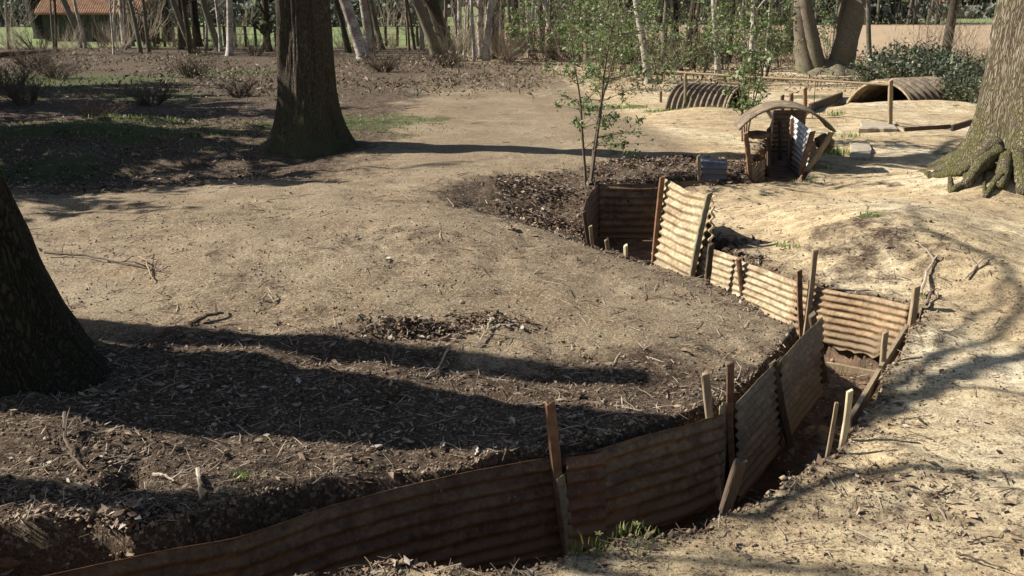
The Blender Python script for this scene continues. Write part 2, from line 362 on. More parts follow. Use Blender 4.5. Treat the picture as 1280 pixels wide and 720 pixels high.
def mat_ground():
    m, nt, b, v = newmat('ground_soil', .95, .12)
    def at(n):
        a = nt.nodes.new('ShaderNodeAttribute'); a.attribute_name = n; return a.outputs['Fac']
    lit, rt, gr, mud, fld, green = map(at, ('lit', 'rt', 'gr', 'mud', 'fld', 'green'))
    n1 = noise(nt, v, .7, 6, .6); n2 = noise(nt, v, 5, 8, .68); n3 = noise(nt, v, 38, 6, .75); n4 = noise(nt, v, 130, 4, .7)
    st = noise(nt, scaled(nt, v, (1, 2.6, 1)), 4.5, 6, .65)
    def flecks(sc, stretch=(1, 1, 1)):
        w1 = nt.nodes.new('ShaderNodeTexNoise'); w1.inputs['Scale'].default_value = sc*.6; w1.inputs['Detail'].default_value = 3; nt.links.new(v, w1.inputs['Vector'])
        vm = nt.nodes.new('ShaderNodeVectorMath'); vm.operation = 'MULTIPLY_ADD'; nt.links.new(w1.outputs['Color'], vm.inputs[0]); vm.inputs[1].default_value = (2.2/sc,)*3; nt.links.new(scaled(nt, v, stretch), vm.inputs[2])
        o = nt.nodes.new('ShaderNodeTexVoronoi'); o.inputs['Scale'].default_value = sc; nt.links.new(vm.outputs[0], o.inputs['Vector'])
        s2 = nt.nodes.new('ShaderNodeSeparateColor'); nt.links.new(o.outputs['Color'], s2.inputs[0]); return s2.outputs[0], o.outputs['Distance']
    fa, fd = flecks(34, (1, 1.7, 1)); fb, fe_ = flecks(85)
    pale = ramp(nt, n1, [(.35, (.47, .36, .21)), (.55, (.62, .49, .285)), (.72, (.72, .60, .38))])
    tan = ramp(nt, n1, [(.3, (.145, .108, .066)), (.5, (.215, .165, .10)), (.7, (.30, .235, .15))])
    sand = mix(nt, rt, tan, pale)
    mp = nt.nodes.new('ShaderNodeMapping'); mp.inputs['Rotation'].default_value = (0, 0, .5); mp.inputs['Scale'].default_value = (.5, 3.2, 1); nt.links.new(v, mp.inputs[0])
    sk = noise(nt, mp.outputs[0], 1.1, 7, .68, .5)
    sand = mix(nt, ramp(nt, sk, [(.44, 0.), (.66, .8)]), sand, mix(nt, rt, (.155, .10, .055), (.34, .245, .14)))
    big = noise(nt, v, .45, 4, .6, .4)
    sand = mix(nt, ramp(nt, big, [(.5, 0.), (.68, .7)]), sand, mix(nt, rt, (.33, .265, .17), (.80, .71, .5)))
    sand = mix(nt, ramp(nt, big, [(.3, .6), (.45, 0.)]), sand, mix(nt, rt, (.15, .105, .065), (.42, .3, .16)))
    sand = mix(nt, ramp(nt, st, [(.46, 0.), (.66, .55)]), sand, (.22, .15, .085))
    sand = mix(nt, ramp(nt, n2, [(.5, 0.), (.66, .4)]), sand, (.25, .175, .105))
    sand = mix(nt, ramp(nt, n3, [(.54, 0.), (.68, .8)]), sand, (.12, .085, .055))
    sand = mix(nt, ramp(nt, n4, [(.58, 0.), (.66, .6)]), sand, (.13, .09, .06))
    sand = mix(nt, ramp(nt, n4, [(.33, .5), (.42, 0.)]), sand, (.66, .58, .44))
    lt = ramp(nt, n3, [(.28, (.026, .018, .012)), (.48, (.088, .062, .04)), (.62, (.16, .118, .077)), (.76, (.32, .26, .18))])  # litter browns deepened to include the vignette darkness at lower left
    lt = mix(nt, ramp(nt, n2, [(.4, 0.), (.65, .5)]), lt, (.075, .045, .03))
    lt = mix(nt, ramp(nt, fa, [(.82, 0.), (.85, .7)]), lt, mix(nt, fb, (.2, .15, .1), (.44, .38, .3)))
    lt = mix(nt, ramp(nt, fb, [(.60, 0.), (.66, .7)]), lt, (.03, .019, .012))
    sp0 = ramp(nt, n2, [(.42, 0.), (.62, 1.)])
    sand = mix(nt, math_(nt, 'MULTIPLY', ramp(nt, fa, [(.80, 0.), (.84, .75)]), sp0), sand, (.1, .07, .045))
    sand = mix(nt, math_(nt, 'MULTIPLY', ramp(nt, fb, [(.72, 0.), (.76, .8)]), math_(nt, 'ADD', sp0, .25, True)), sand, (.11, .078, .05))
    sand = mix(nt, math_(nt, 'MULTIPLY', ramp(nt, fb, [(.2, .5), (.24, 0.)]), math_(nt, 'SUBTRACT', .8, math_(nt, 'MULTIPLY', rt, .7))), sand, (.5, .42, .3))
    edge = math_(nt, 'ADD', lit, math_(nt, 'MULTIPLY', math_(nt, 'SUBTRACT', n2, .5), 1.4))
    col = mix(nt, ramp(nt, edge, [(.3, 0.), (.7, 1.)]), sand, lt)
    g = ramp(nt, n3, [(.3, (.03, .035, .015)), (.55, (.075, .09, .03)), (.75, (.15, .16, .07))])
    ge = math_(nt, 'ADD', gr, math_(nt, 'MULTIPLY', math_(nt, 'SUBTRACT', n2, .5), 1.2))
    col = mix(nt, ramp(nt, ge, [(.45, 0.), (.8, .8)]), col, g)
    md = ramp(nt, n2, [(.35, (.085, .055, .035)), (.65, (.25, .165, .10))])
    col = mix(nt, mud, col, md)
    fw = nt.nodes.new('ShaderNodeTexWave'); fw.inputs['Scale'].default_value = .22; fw.inputs['Distortion'].default_value = 2; fw.bands_direction = 'Y'
    nt.links.new(v, fw.inputs['Vector'])
    fc = mix(nt, .35, ramp(nt, noise(nt, v, .5, 7, .7), [(.3, (.27, .19, .115)), (.7, (.47, .35, .225))]), ramp(nt, fw.outputs['Fac'], [(.2, (.24, .17, .1)), (.8, (.45, .34, .22))]))
    gc = ramp(nt, noise(nt, v, .12, 5, .6), [(.3, (.13, .17, .06)), (.7, (.2, .24, .1))])
    fc = mix(nt, green, fc, gc)
    col = mix(nt, fld, col, fc)
    nt.links.new(col, b.inputs['Base Color'])
    p1 = bump(nt, b, n4, .45, .006)
    p2 = bump(nt, b, n3, .8, .022, p1)
    p2 = bump(nt, b, fa, .35, .012, p2)
    bump(nt, b, n2, .4, .04, p2)
    rgh = mix(nt, mud, (.95, .95, .95), (.55, .55, .55)); nt.links.new(rgh, b.inputs['Roughness'])
    return m
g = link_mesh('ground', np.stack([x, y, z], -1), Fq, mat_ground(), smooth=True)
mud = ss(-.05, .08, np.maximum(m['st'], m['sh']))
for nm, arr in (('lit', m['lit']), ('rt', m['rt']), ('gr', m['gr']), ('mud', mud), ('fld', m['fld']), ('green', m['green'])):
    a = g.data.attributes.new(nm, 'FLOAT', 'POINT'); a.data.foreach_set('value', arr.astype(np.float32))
tag(g, kind='structure')
# muddy water standing in the trench bottom
mw, nt, b, v = newmat('muddy_water', .22, .3)
nt.links.new(ramp(nt, noise(nt, v, 2.2, 5), [(.3, (.05, .03, .018)), (.7, (.12, .075, .045))]), b.inputs['Base Color'])
bump(nt, b, noise(nt, v, 9, 3), .05, .01)
wp = [P(u, v_, -.765).xy for u, v_ in ((900, 650), (950, 560), (985, 520), (1030, 474), (1100, 480), (1090, 520), (1050, 570), (1000, 610))]
tag(link_mesh('water', [(p.x, p.y, -.785) for p in wp], [tuple(range(len(wp)))[::-1]], mw), kind='structure')

# ------------------------------------------------------------------ corrugated sheets
def interp(pts, n):
    pts = [Vector(p) for p in pts]
    L = [0]
    for a, b in zip(pts, pts[1:]): L.append(L[-1]+(b-a).length)
    out = []
    ts = np.linspace(0, L[-1], n)
    for c in range(3): out.append(np.interp(ts, L, [p[c] for p in pts]))
    A = np.stack(out, -1)
    if len(pts) > 3:
        for _ in range(max(2, n//20)): A[1:-1] = (A[:-2]+A[1:-1]*2+A[2:])/4
    return A, L[-1]
def corr(name, top, bot, mat, pitch=.1, amp=.013, th=.004, ragb=.0, ragt=.0, seed=0, dent=.01, wear=.0, parent=None, label=None, cat='corrugated sheet', group=None, hole=()):
    Lt = sum((Vector(b)-Vector(a)).length for a, b in zip(top, top[1:]))
    n = max(12, int(Lt/.035)); T, L = interp(top, n); B, _ = interp(bot, n)
    H = float(np.mean(np.linalg.norm(T-B, axis=1))); k = max(8, int(H/pitch*9))
    s = np.linspace(0, L, n)
    rs = fbm(s*3+seed*9.1, s*0+seed*3.3, 4)
    rs2 = fbm(s*2+seed*5.7, s*0+seed*1.3+40, 4)
    vv = np.linspace(0, 1, k)[:, None]
    vtop = (np.abs(rs2)*ragt/H)[None, :]; vbot = (1-np.abs(rs)*ragb/H)[None, :]
    V = vtop+(vbot-vtop)*vv                                     # k x n
    Pn = T[None]*(1-V[..., None])+B[None]*V[..., None]
    du = np.gradient(Pn, axis=1); dv = np.gradient(Pn, axis=0); nn = np.cross(du, dv); nn /= np.linalg.norm(nn, axis=2, keepdims=True)+1e-9
    ph = .6
    off = amp*(1+.55*fbm(s[None]*2.3+seed*3+0*V, V*H*3+seed, 3))*np.sin(2*np.pi*(V*H+.012*fbm(s[None]*1.7+seed+0*V, V*H*1.5, 2))/pitch+ph) + dent*fbm(s[None]*1.4+seed*7+0*V, V*H*1.6+seed, 3) + .002*fbm(s[None]*9+0*V, V*H*9, 2)
    Fr = Pn+nn*(off+th/2)[..., None]; Bk = Pn+nn*(off-th/2)[..., None]
    ids = np.arange(k*n).reshape(k, n)
    q = np.stack([ids[:-1, :-1], ids[1:, :-1], ids[1:, 1:], ids[:-1, 1:]], -1).reshape(-1, 4)
    keep = np.ones(len(q), bool)
    if hole:
        cx = (V[:-1, :-1]).ravel(); sx = np.broadcast_to((s/L)[None, :-1], (k-1, n-1)).ravel()
        for hs, hv, hr in hole:
            dd = np.hypot((sx-hs)*L, (cx-hv)*H); keep &= dd > hr*(1+.4*fbm(sx*L*14, cx*H*14, 2))
    q = q[keep]; q2 = q[:, ::-1]+k*n
    per = np.concatenate([ids[0, :], ids[1:, -1], ids[-1, :-1][::-1], ids[1:-1, 0][::-1]]); pn = np.roll(per, -1)
    rim = np.stack([per, pn, pn+k*n, per+k*n], -1)
    Vv = np.concatenate([Fr.reshape(-1, 3), Bk.reshape(-1, 3)])
    c = Vv.mean(0); c[2] = Vv[:, 2].min()
    o = link_mesh(name, Vv, np.concatenate([q, q2, rim]), mat, None, smooth=True, origin=None if parent else c)
    if parent: o.parent = parent
    if label: tag(o, label, cat, group)
    return o
def down(pts, dz, dx=0, dy=0): return [Vector((p[0]+dx, p[1]+dy, p[2]+dz)) for p in pts]
GW = 'corrugated iron sheets lining the trench'
tpA = [P(u, v_, -.02)+Vector((.02, -.035, 0)) for u, v_ in sheetA]
corr('corrugated_sheet', tpA, down(tpA, -.68, .03, .02), M['rust_dark'], .09, .012, ragb=.1, seed=1, dent=.02, label='long dark rusty corrugated sheet curving along the bottom left of the trench', group=GW)
tpB = [P(u, v_, .0)+Vector((.03, -.04, .01)) for u, v_ in sheetB]
corr('corrugated_sheet', tpB, down(tpB, -.66, .03, -.02), M['rust_brown'], .09, .012, ragb=.09, seed=2.2, dent=.02, label='brown corrugated sheet between the tall red rusty picket and the trench corner', group=GW)
tp = [P(u, v_, .0)+Vector((.045, -.065, .005)) for u, v_ in ((697, 567), (720, 564), (745, 560))]
corr('corrugated_sheet', tp, down(tp, -.62, .03, -.02), M['rust_red'], .09, .012, ragb=.12, ragt=.015, seed=2.9, dent=.01, label='short redder overlap sheet just right of the tall red rusty picket', group=GW)
tp = [P(u, v_, -.14) for u, v_ in ((-150, 712), (0, 690), (145, 668))]
corr('corrugated_sheet', tp, down(tp, -.5), M['rust_dark'], .105, .013, seed=3, label='half buried dark sheet in the bottom left corner behind the long sheet', group=GW)
tp = [P(u, v_, .03)+Vector((.035, -.02, 0)) for u, v_ in ((912, 503), (940, 476), (972, 444))]
corr('corrugated_sheet', tp, down(tp, -.72, .06, -.03), M['rust_grey'], .07, .010, seed=4, dent=.012, ragt=.01, label='greyish shaded sheet with pale folded top edge, nearest of the pair at the trench bend', group=GW)
tp = [P(u, v_, .04)+Vector((.06, -.035, 0)) for u, v_ in ((964, 449), (990, 420), (1018, 394))]
corr('corrugated_sheet', tp, down(tp, -.7, .05, -.03), M['rust_grey'], .07, .010, seed=5, dent=.012, ragt=.015, label='greyish shaded sheet ending at the leaning corner post of the trench bend', group=GW)
# narrow upright piece at the corner
a = P(899, 507, .04); b_ = P(912, 500, .04)
corr('corrugated_sheet', [a, a+Vector((.0, .0, -.72))], [b_, b_+Vector((0, 0, -.72))], M['rust_tan'], .09, .012, seed=6, dent=.0, label='narrow curled sheet end showing wavy edge between two tall pickets', group=GW)
# W3
def w3(us, z0, zb, mat, seed, label, **k):
    tp = [P(u, v_, 0)+Vector((-.06, -.045, z0)) for u, v_ in us]
    corr('corrugated_sheet', tp, down(tp, zb, -.05, -.04), M[mat], .066, .0095, seed=seed, label=label, group=GW, **k)
w3(((886, 310), (905, 316), (933, 326)), .03, -.66, 'rust_tan', 7, 'short tan sheet directly right of the big leaning sheet, behind two low posts')
w3(((926, 325), (965, 338), (1006, 354)), .02, -.66, 'rust_tan', 8, 'pale sunlit sheet in the middle of the far right trench side', ragt=.04, dent=.015)
w3(((1000, 352), (1045, 363), (1095, 372), (1142, 384)), .03, -.56, 'rust_orange', 9, 'orange rusty sheet with ragged bottom edge under the grassy bank', ragb=.16, ragt=.05, dent=.02)
# S4 tall leaning sheet
a, b_ = PY(827, 220, 11.54), PY(893, 243, 10.5); c_, d_ = PY(862, 362, 10.35), PY(813, 335, 11.45)
corr('corrugated_sheet', [a, (a+b_)/2+Vector((0, 0, -.06)), b_], [d_, (c_+d_)/2, c_], M['rust_tan'], .092, .0145, seed=10, dent=.02, ragt=.03, label='tall leaning sunlit sheet standing proud at the second bend of the trench', group=GW)
a, b_ = PY(878, 262, 10.9), PY(893, 258, 10.3); c_, d_ = PY(888, 364, 10.3), PY(872, 356, 10.9)
corr('corrugated_sheet', [a, b_], [d_, c_], M['rust_tan'], .098, .017, seed=11, dent=.01, label='narrow crooked sheet strip tucked behind the tall leaning sheet', group=GW)
# W5
tp = [P(u, 230, .02) for u in (749, 785, 826)]
corr('corrugated_sheet', tp, down(tp, -.8, 0, -.05), M['rust_brown'], .105, .015, seed=12, hole=((.45, .3, .03),), label='shaded rusty sheet facing forward left of the tall leaning sheet', group=GW)
tp = [P(u, v_, .03) for u, v_ in ((735, 242), (742, 236), (747, 231))]
tp = [P(729, 262, .02), P(738, 243, .02), P(747, 231, .02)]
corr('corrugated_sheet', tp, down(tp, -.8, .03, 0), M['rust_dark'], .105, .012, seed=13, label='dark sheet on the left side of the far trench end below the thin shrub', group=GW)
tp = [P(826, 229, .03), P(870, 226, .03), P(897, 224, .03)]
corr('corrugated_sheet', tp, down(tp, -.6), M['rust_brown'], .105, .012, seed=14, label='low sheet edge running right behind the tall leaning sheet', group=GW)
# blue tin
a = P(876, 222, 0)
y0 = a.y-.05
corr('corrugated_sheet', [PY(876, 197, y0), PY(909, 200, y0)], [PY(877, 225, y0), PY(908, 224, y0)], M['blue_tin'], .085, .014, seed=15, dent=.004, label='small blue grey corrugated sheet standing by the dark leafy slope', group=GW)

# ------------------------------------------------------------------ stakes and pickets
def stake(pb, pt, w_=.045, kind='angle', mat='picket', name='stake', label=None, cat='stake', group='stakes and pickets holding the trench sheets', holes=True, face=0., notch=True):
    pb = Vector(pb); pt = Vector(pt); ax = (pt-pb); L = ax.length; ax.normalize()
    u = Vector((math.cos(face), math.sin(face), 0)); u = (u-ax*u.dot(ax)).normalized(); q = ax.cross(u)
    rng = random.Random(int(abs(pb.x*1000)+abs(pb.y*777)))
    mb = MB()
    if kind == 'angle':
        t = .007; prof = [(-w_/2, 0), (w_/2, 0), (w_/2, t), (-w_/2+t, t), (-w_/2+t, w_*.8), (-w_/2, w_*.8)]
    elif kind == 'round':
        prof = [(math.cos(i*math.pi/4)*w_/2, math.sin(i*math.pi/4)*w_/2) for i in range(8)]
    else:
        h = w_/2; e = w_*.12; prof = [(-h+e, -h), (h-e, -h), (h, -h+e), (h, h-e), (h-e, h), (-h+e, h), (-h, h-e), (-h, -h+e)]
    n = len(prof); K = max(4, int(L/.08)); V = []; Fs = []
    bow = rng.uniform(-.008, .008)*min(1, L)
    for i in range(K+1):
        t_ = i/K; c = pb+ax*(L*t_)+u*(bow*math.sin(math.pi*t_)*2)
        for j, (a, b2) in enumerate(prof):
            jj = rng.uniform(-.0025, .0025); top = 0
            if i == K: top = rng.uniform(-.012, .012)+(.5*a if notch else 0)
            V.append(c+u*(a*(1+jj*20)+jj)+q*(b2+jj)+ax*top)
    for i in range(K):
        for j in range(n): Fs.append((i*n+j, i*n+(j+1) % n, (i+1)*n+(j+1) % n, (i+1)*n+j))
    Fs.append(tuple(range(n))[::-1]); Fs.append(tuple(K*n+j for j in range(n)))
    mb.add(V, Fs)
    o = mb.build(name, M[mat], origin=pb)
    if label: tag(o, label, cat, group)
    return o
def st(ub, vb, ut, vt, y, **k):
    return stake(PY(ub, vb+12, y), PY(ut, vt, y), **k)
yA = P(700, 566).y-.06
st(712, 685, 689, 505, yA, w_=.055, mat='picket_red', name='picket', label='tall red rusty picket leaning left in front of the overlap of the near sheets', cat='picket', face=.3)
# lower lap of that picket
st(714, 688, 701, 596, yA-.03, w_=.05, mat='moss_iron', name='picket', label='short mossy angle iron lapped onto the foot of the tall red picket', cat='picket', face=.3)
yb = P(897, 515).y
st(898, 610, 881, 466, yb-.06, w_=.05, mat='timber', kind='sq', name='picket', label='tall tan picket leaning left at the end of the brown sheet', cat='picket')
st(917, 590, 914, 455, yb+.06, w_=.042, mat='picket', name='picket', label='tall dark upright picket at the trench corner beside the wavy sheet end', cat='picket')
st(906, 628, 926, 576, P(915, 632).y+.12, w_=.06, kind='sq', mat='timber_dark', label='sawn off dark stub leaning right on the near rim')
st(988, 545, 966, 453, P(968, 449).y-.15, w_=.055, kind='sq', mat='timber_dark', name='post', cat='post', label='dark post leaning left against the middle of the shaded sheets')
st(1031, 465, 1015, 393, P(1018, 396).y-.14, w_=.06, kind='sq', mat='timber_dark', name='post', cat='post', label='leaning corner post at the far end of the shaded sheets')
st(1004, 420, 1000, 339, P(1004, 357).y-.1, w_=.045, mat='picket', name='picket', cat='picket', label='dark upright picket crossing the taller leaning picket')
st(1006, 410, 1019, 312, P(1006, 355).y-.16, w_=.05, mat='timber', kind='sq', name='picket', cat='picket', label='tallest picket leaning right in front of the pale and orange sheets')
st(931, 385, 923, 323, P(928, 327).y-.12, w_=.055, kind='round', mat='picket', name='post', cat='post', label='short round post in front of the pale sunlit sheet')
st(880, 375, 889, 305, 9.95, w_=.06, kind='sq', mat='timber_dark', name='post', cat='post', label='weathered post leaning right at the foot of the big leaning sheet')
st(1136, 412, 1146, 356, P(1142, 387).y-.03, w_=.055, kind='sq', mat='timber', name='post', cat='post', label='square post at the right hand end of the orange sheet')
st(1103, 452, 1107, 415, P(1106, 450).y+.05, w_=.04, kind='sq', mat='timber', label='low wooden stake beside the orange sheet bottom corner')
st(1051, 552, 1062, 490, P(1056, 548).y-.02, w_=.032, kind='sq', mat='timber_pale', label='pale sunlit stake on the near rim, taller of the two')
st(1034, 560, 1046, 503, P(1040, 560).y-.02, w_=.022, kind='sq', mat='timber', label='thin stake left of the pale sunlit stake on the rim')
st(816, 330, 828, 221, 11.4, w_=.06, mat='picket_red', kind='sq', name='picket', cat='picket', label='rusty batten down the left edge of the tall leaning sheet')
st(861, 358, 887, 241, 10.36, w_=.06, mat='moss_iron', kind='sq', name='picket', cat='picket', label='pale mossy batten down the right edge of the tall leaning sheet')
st(751, 300, 746, 226, P(749, 230).y-.1, w_=.07, kind='sq', mat='timber_dark', name='post', cat='post', label='dark post at the left end of the shaded far sheet')
st(737, 298, 730, 265, 11.6, w_=.05, kind='sq', mat='timber_dark', label='dark stake on the left lip of the far trench end')
st(741, 306, 738, 283, 11.0, w_=.04, kind='sq', mat='timber', label='short broken stake near the left lip of the far trench end')
st(764, 322, 758, 299, 10.7, w_=.045, kind='sq', mat='timber', label='splintered stake leaning left beyond the near trench lip')
st(783, 328, 782, 307, 10.5, w_=.05, kind='round', mat='timber_pale', label='short pale round stake sticking out of the far trench floor')
st(875, 226, 873, 195, P(876, 222).y-.09, w_=.045, kind='sq', mat='timber', label='thin upright at the left edge of the small blue grey sheet')
def plank(a, b, w_, t, mat, name, label, up=(0, 0, 1), cat='plank'):
    a = Vector(a); b = Vector(b); d = (b-a); L = d.length; d.normalize(); up = Vector(up); q = d.cross(up).normalized(); up = q.cross(d)
    rng = random.Random(int(abs(a.x*991)+L*100)); V = []; Fs = []; K = max(3, int(L/.12)); h = w_/2
    for i in range(K+1):
        c = a+d*(L*i/K)+up*rng.uniform(-.004, .004)
        e = rng.uniform(-.02, .02) if i in (0, K) else 0
        for (s1, s2) in ((-t/2, -h), (t/2, -h), (t/2, h), (-t/2, h)): V.append(c+q*s1+up*(s2+rng.uniform(-.003, .003))+d*(e*s2/h))
    for i in range(K):
        for j in range(4): Fs.append((i*4+j, i*4+(j+1) % 4, i*4+4+(j+1) % 4, i*4+4+j))
    Fs.append((3, 2, 1, 0)); Fs.append(tuple(K*4+j for j in range(4)))
    mb = MB(); mb.add(V, Fs); o = mb.build(name, M[mat], origin=a); return tag(o, label, cat)
plank(P(1108, 456, 0)+Vector((-.05, 0, -.09)), P(1072, 517, 0)+Vector((-.05, 0, -.09)), .12, .03, 'timber', 'plank', 'weathered edging plank along the right rim beside the water')
plank(P(1142, 400, 0)+Vector((-.05, 0, -.1)), P(1110, 452, 0)+Vector((-.05, 0, -.1)), .14, .03, 'timber', 'plank', 'weathered edging plank below the square end post')
plank(P(1029, 462, -.66), P(1100, 476, -.66), .16, .04, 'timber', 'plank', 'wet plank set across the trench floor as a dam')


# ------------------------------------------------------------------ arches and shelters
def arch_shell(c, axis_, span, rise, length, pitch, amp, mat, name, parent, th=.02, n=28, ribs_axis=True, bot=.0):
    axis_ = Vector((*axis_, 0)).normalized(); side = Vector((-axis_.y, axis_.x, 0)); c = Vector(c)
    rad = (span*span/4+rise*rise)/(2*rise); a0 = math.asin(min(1, span/2/rad)) if rise <= span/2 else math.pi/2
    k = max(6, int(length/pitch*8)); V = []
    rs = np.random.RandomState(3)
    for sgn in (1, -1):
        for i in range(k+1):
            s = length*i/k
            for j in range(n+1):
                a = -a0+2*a0*j/n; r = rad+(amp*math.sin(2*math.pi*s/pitch) if ribs_axis else amp*math.sin(a*rad*2*math.pi/pitch))+sgn*th/2
                p = c+axis_*s+side*(r*math.sin(a))+Vector((0, 0, r*math.cos(a)-(rad-rise)+.012*math.sin(s*2+a*3)))
                V.append(p)
    W_ = n+1; off = (k+1)*W_; Fs = []
    for i in range(k):
        for j in range(n):
            q = (i*W_+j, i*W_+j+1, (i+1)*W_+j+1, (i+1)*W_+j); Fs.append(q); Fs.append(tuple(x_+off for x_ in q[::-1]))
    for j in range(n):
        for i in (0, k): q = (i*W_+j, i*W_+j+1, i*W_+j+1+off, i*W_+j+off); Fs.append(q if i else q[::-1])
    for i in range(k):
        for j in (0, n): q = (i*W_+j, (i+1)*W_+j, (i+1)*W_+j+off, i*W_+j+off); Fs.append(q)
    mb = MB(); mb.add([v-parent.location for v in V], Fs)
    return mb.build(name, mat, parent, True)
# right hand elephant shelter
c = P(1096, 131); ax = (1.0, .16)
L = Vector((c.x+.1, c.y, -.14))
t = empty('dugout_shelter', L, 'rusty ribbed arched dugout roof half buried in front of the forked tree', 'dugout shelter', 'arched iron dugout shelters')
M['elephant'] = mat_rust('elephant_iron', [(.10, .07, .045), (.20, .15, .10), (.31, .25, .17), (.16, .13, .09)], scale=2)
def shelter(t, L, ax, span, rise, length, pitch=.23, amp=.035):
    arch_shell(L, ax, span, rise, length, pitch, amp, M['elephant'], 'arched_roof', t)
    axv = Vector((*ax, 0)).normalized(); side = Vector((-axv.y, axv.x, 0)); mb = MB()   # end wall closing the back
    V = [Vector((0, 0, -.1))]; V = []
    rad = (span*span/4+rise*rise)/(2*rise); a0 = math.asin(min(1, span/2/rad))
    for s in (length-.14, length-.1):
        for j in range(17):
            a = -a0+2*a0*j/16; V.append(L-t.location+axv*s+side*(rad*.97*math.sin(a))+Vector((0, 0, rad*.97*math.cos(a)-(rad-rise))))
    Fs = [tuple(range(17)), tuple(range(17, 34))[::-1]]+[(j, 17+j, 18+j, j+1) for j in range(16)]
    mb.add(V, Fs); mb.build('end_wall', M['timber_dark'], t)
    mb = MB(); pts = []
    for j in range(17):
        a = -a0+2*a0*j/16; pts.append(L-t.location-axv*.02+side*(rad*math.sin(a))+Vector((0, 0, rad*math.cos(a)-(rad-rise))))
    mb.tube(pts, .028, 6); mb.build('front_rim', M['rust_tan'], t, True)
axr = (.80, .60)
shelter(t, Vector((L.x, L.y, L.z)), axr, 2.0, .72, 3.2, .3, .05)
c = P(921, 141)
L = Vector((c.x, c.y, -.22))
t = empty('dugout_shelter', L, 'ribbed arched dugout roof behind the leafy sapling, left of the railing middle', 'dugout shelter', 'arched iron dugout shelters')
shelter(t, L, (-.80, .60), 1.35, .8, 1.6, .15, .035)
# covered trench piece
F0 = 15.25
lft = PY(925, 164, F0); rgt = PY(1040, 167, F0+.1)
base = Vector(((lft.x+rgt.x)/2, F0, -.33))
t = empty('trench_shelter', base, 'low arched tin roof on stakes over the sunken trench passage', 'trench shelter')
arch_shell(Vector(((lft.x+rgt.x)/2, F0, lft.z)), (.12, .99), (rgt.x-lft.x), .36, .85, .2, .006, M['rust_grey'], 'arched_roof', t, th=.03)
def sub(o, t):
    o.parent = t; o.location = o.location-t.location; return o
def hutpost(ub, vb, ut, vt, y, w_=.07, mat='picket_red', kind='sq'):
    o = stake(PY(ub, vb+6, y), PY(ut, vt, y), w_=w_, mat=mat, kind=kind, name='post'); 
    sub(o, t); return o
hutpost(938, 225, 932, 166, F0-.02); hutpost(961, 215, 961, 160, F0+.8, mat='timber_dark', w_=.06)
hutpost(1001, 212, 1016, 164, F0+.1); hutpost(1008, 208, 1040, 165, F0+.05, mat='timber', w_=.075)
hutpost(990, 205, 990, 148, F0+2.4, mat='picket_red', w_=.06); hutpost(975, 200, 975, 150, F0+3.6, mat='timber_dark', w_=.06)
def hsheet(a, b, h1, h0, mat, seed, **k):
    top = [Vector((a[0], a[1], h1)), Vector((b[0], b[1], h1))]; bot = [Vector((a[0], a[1], h0)), Vector((b[0], b[1], h0))]
    l = t.location; top = [p-l for p in top]; bot = [p-l for p in bot]
    return corr('side_sheet', top, bot, M[mat], .09, .013, seed=seed, parent=t, **k)
q = lambda u, y: (PY(u, 200, y).x, y)
hsheet(q(939, F0), q(962, F0+1.6), .12, -.36, 'rust_tan', 21, ragt=.2)
hsheet(q(960, F0+1.2), q(963, F0+4.0), .55, -.36, 'rust_brown', 22)
hsheet(q(962, F0+4.0), q(1003, F0+4.05), .55, -.36, 'rust_brown', 23)
hsheet(q(984, F0+2.9), q(1010, F0+.75), .58, -.36, 'zinc', 24, dent=.004)
hsheet(q(1011, F0+.75), q(1018, F0+.15), .5, -.36, 'rust_orange', 25, ragt=.15)
# earth fill flanking the roof
def clod(c, rx, ry, rz, name, mat, label=None, cat=None, group=None, parent=None, seed=0, n=24):
    V = []; Fs = []; rg = np.random.RandomState(seed)
    for i in range(n+1):
        th_ = math.pi*i/n
        for j in range(n*2):
            ph = math.pi*j/n; d = np.array([math.sin(th_)*math.cos(ph), math.sin(th_)*math.sin(ph), math.cos(th_)])
            k = 1+.28*float(fbm(np.array([d[0]*2.2+seed+5]), np.array([d[1]*2.2+d[2]*3.1]), 4)[0])
            V.append((d[0]*rx*k, d[1]*ry*k, d[2]*rz*k))
    m2 = n*2
    for i in range(n):
        for j in range(m2): Fs.append((i*m2+j, (i+1)*m2+j, (i+1)*m2+(j+1) % m2, i*m2+(j+1) % m2))
    mb = MB(); mb.add(V, Fs)
    o = mb.build(name, mat, parent, True); o.location = Vector(c)-(parent.location if parent else Vector((0, 0, 0)))
    if label: tag(o, label, cat, group)
    return o
M['stone'] = mat_simple('pale_stone', (.24, .2, .14), (.42, .36, .26), 9, .9, .6)
M['clod'] = mat_simple('earth_clod', (.09, .06, .04), (.25, .18, .11), 12, .95, .8)
clod(PY(948, 168, F0+.45), .24, .25, .06, 'earth_fill', M['clod'], parent=t, seed=2)
clod(PY(1030, 178, F0+.6), .12, .3, .13, 'earth_fill', M['clod'], parent=t, seed=4)
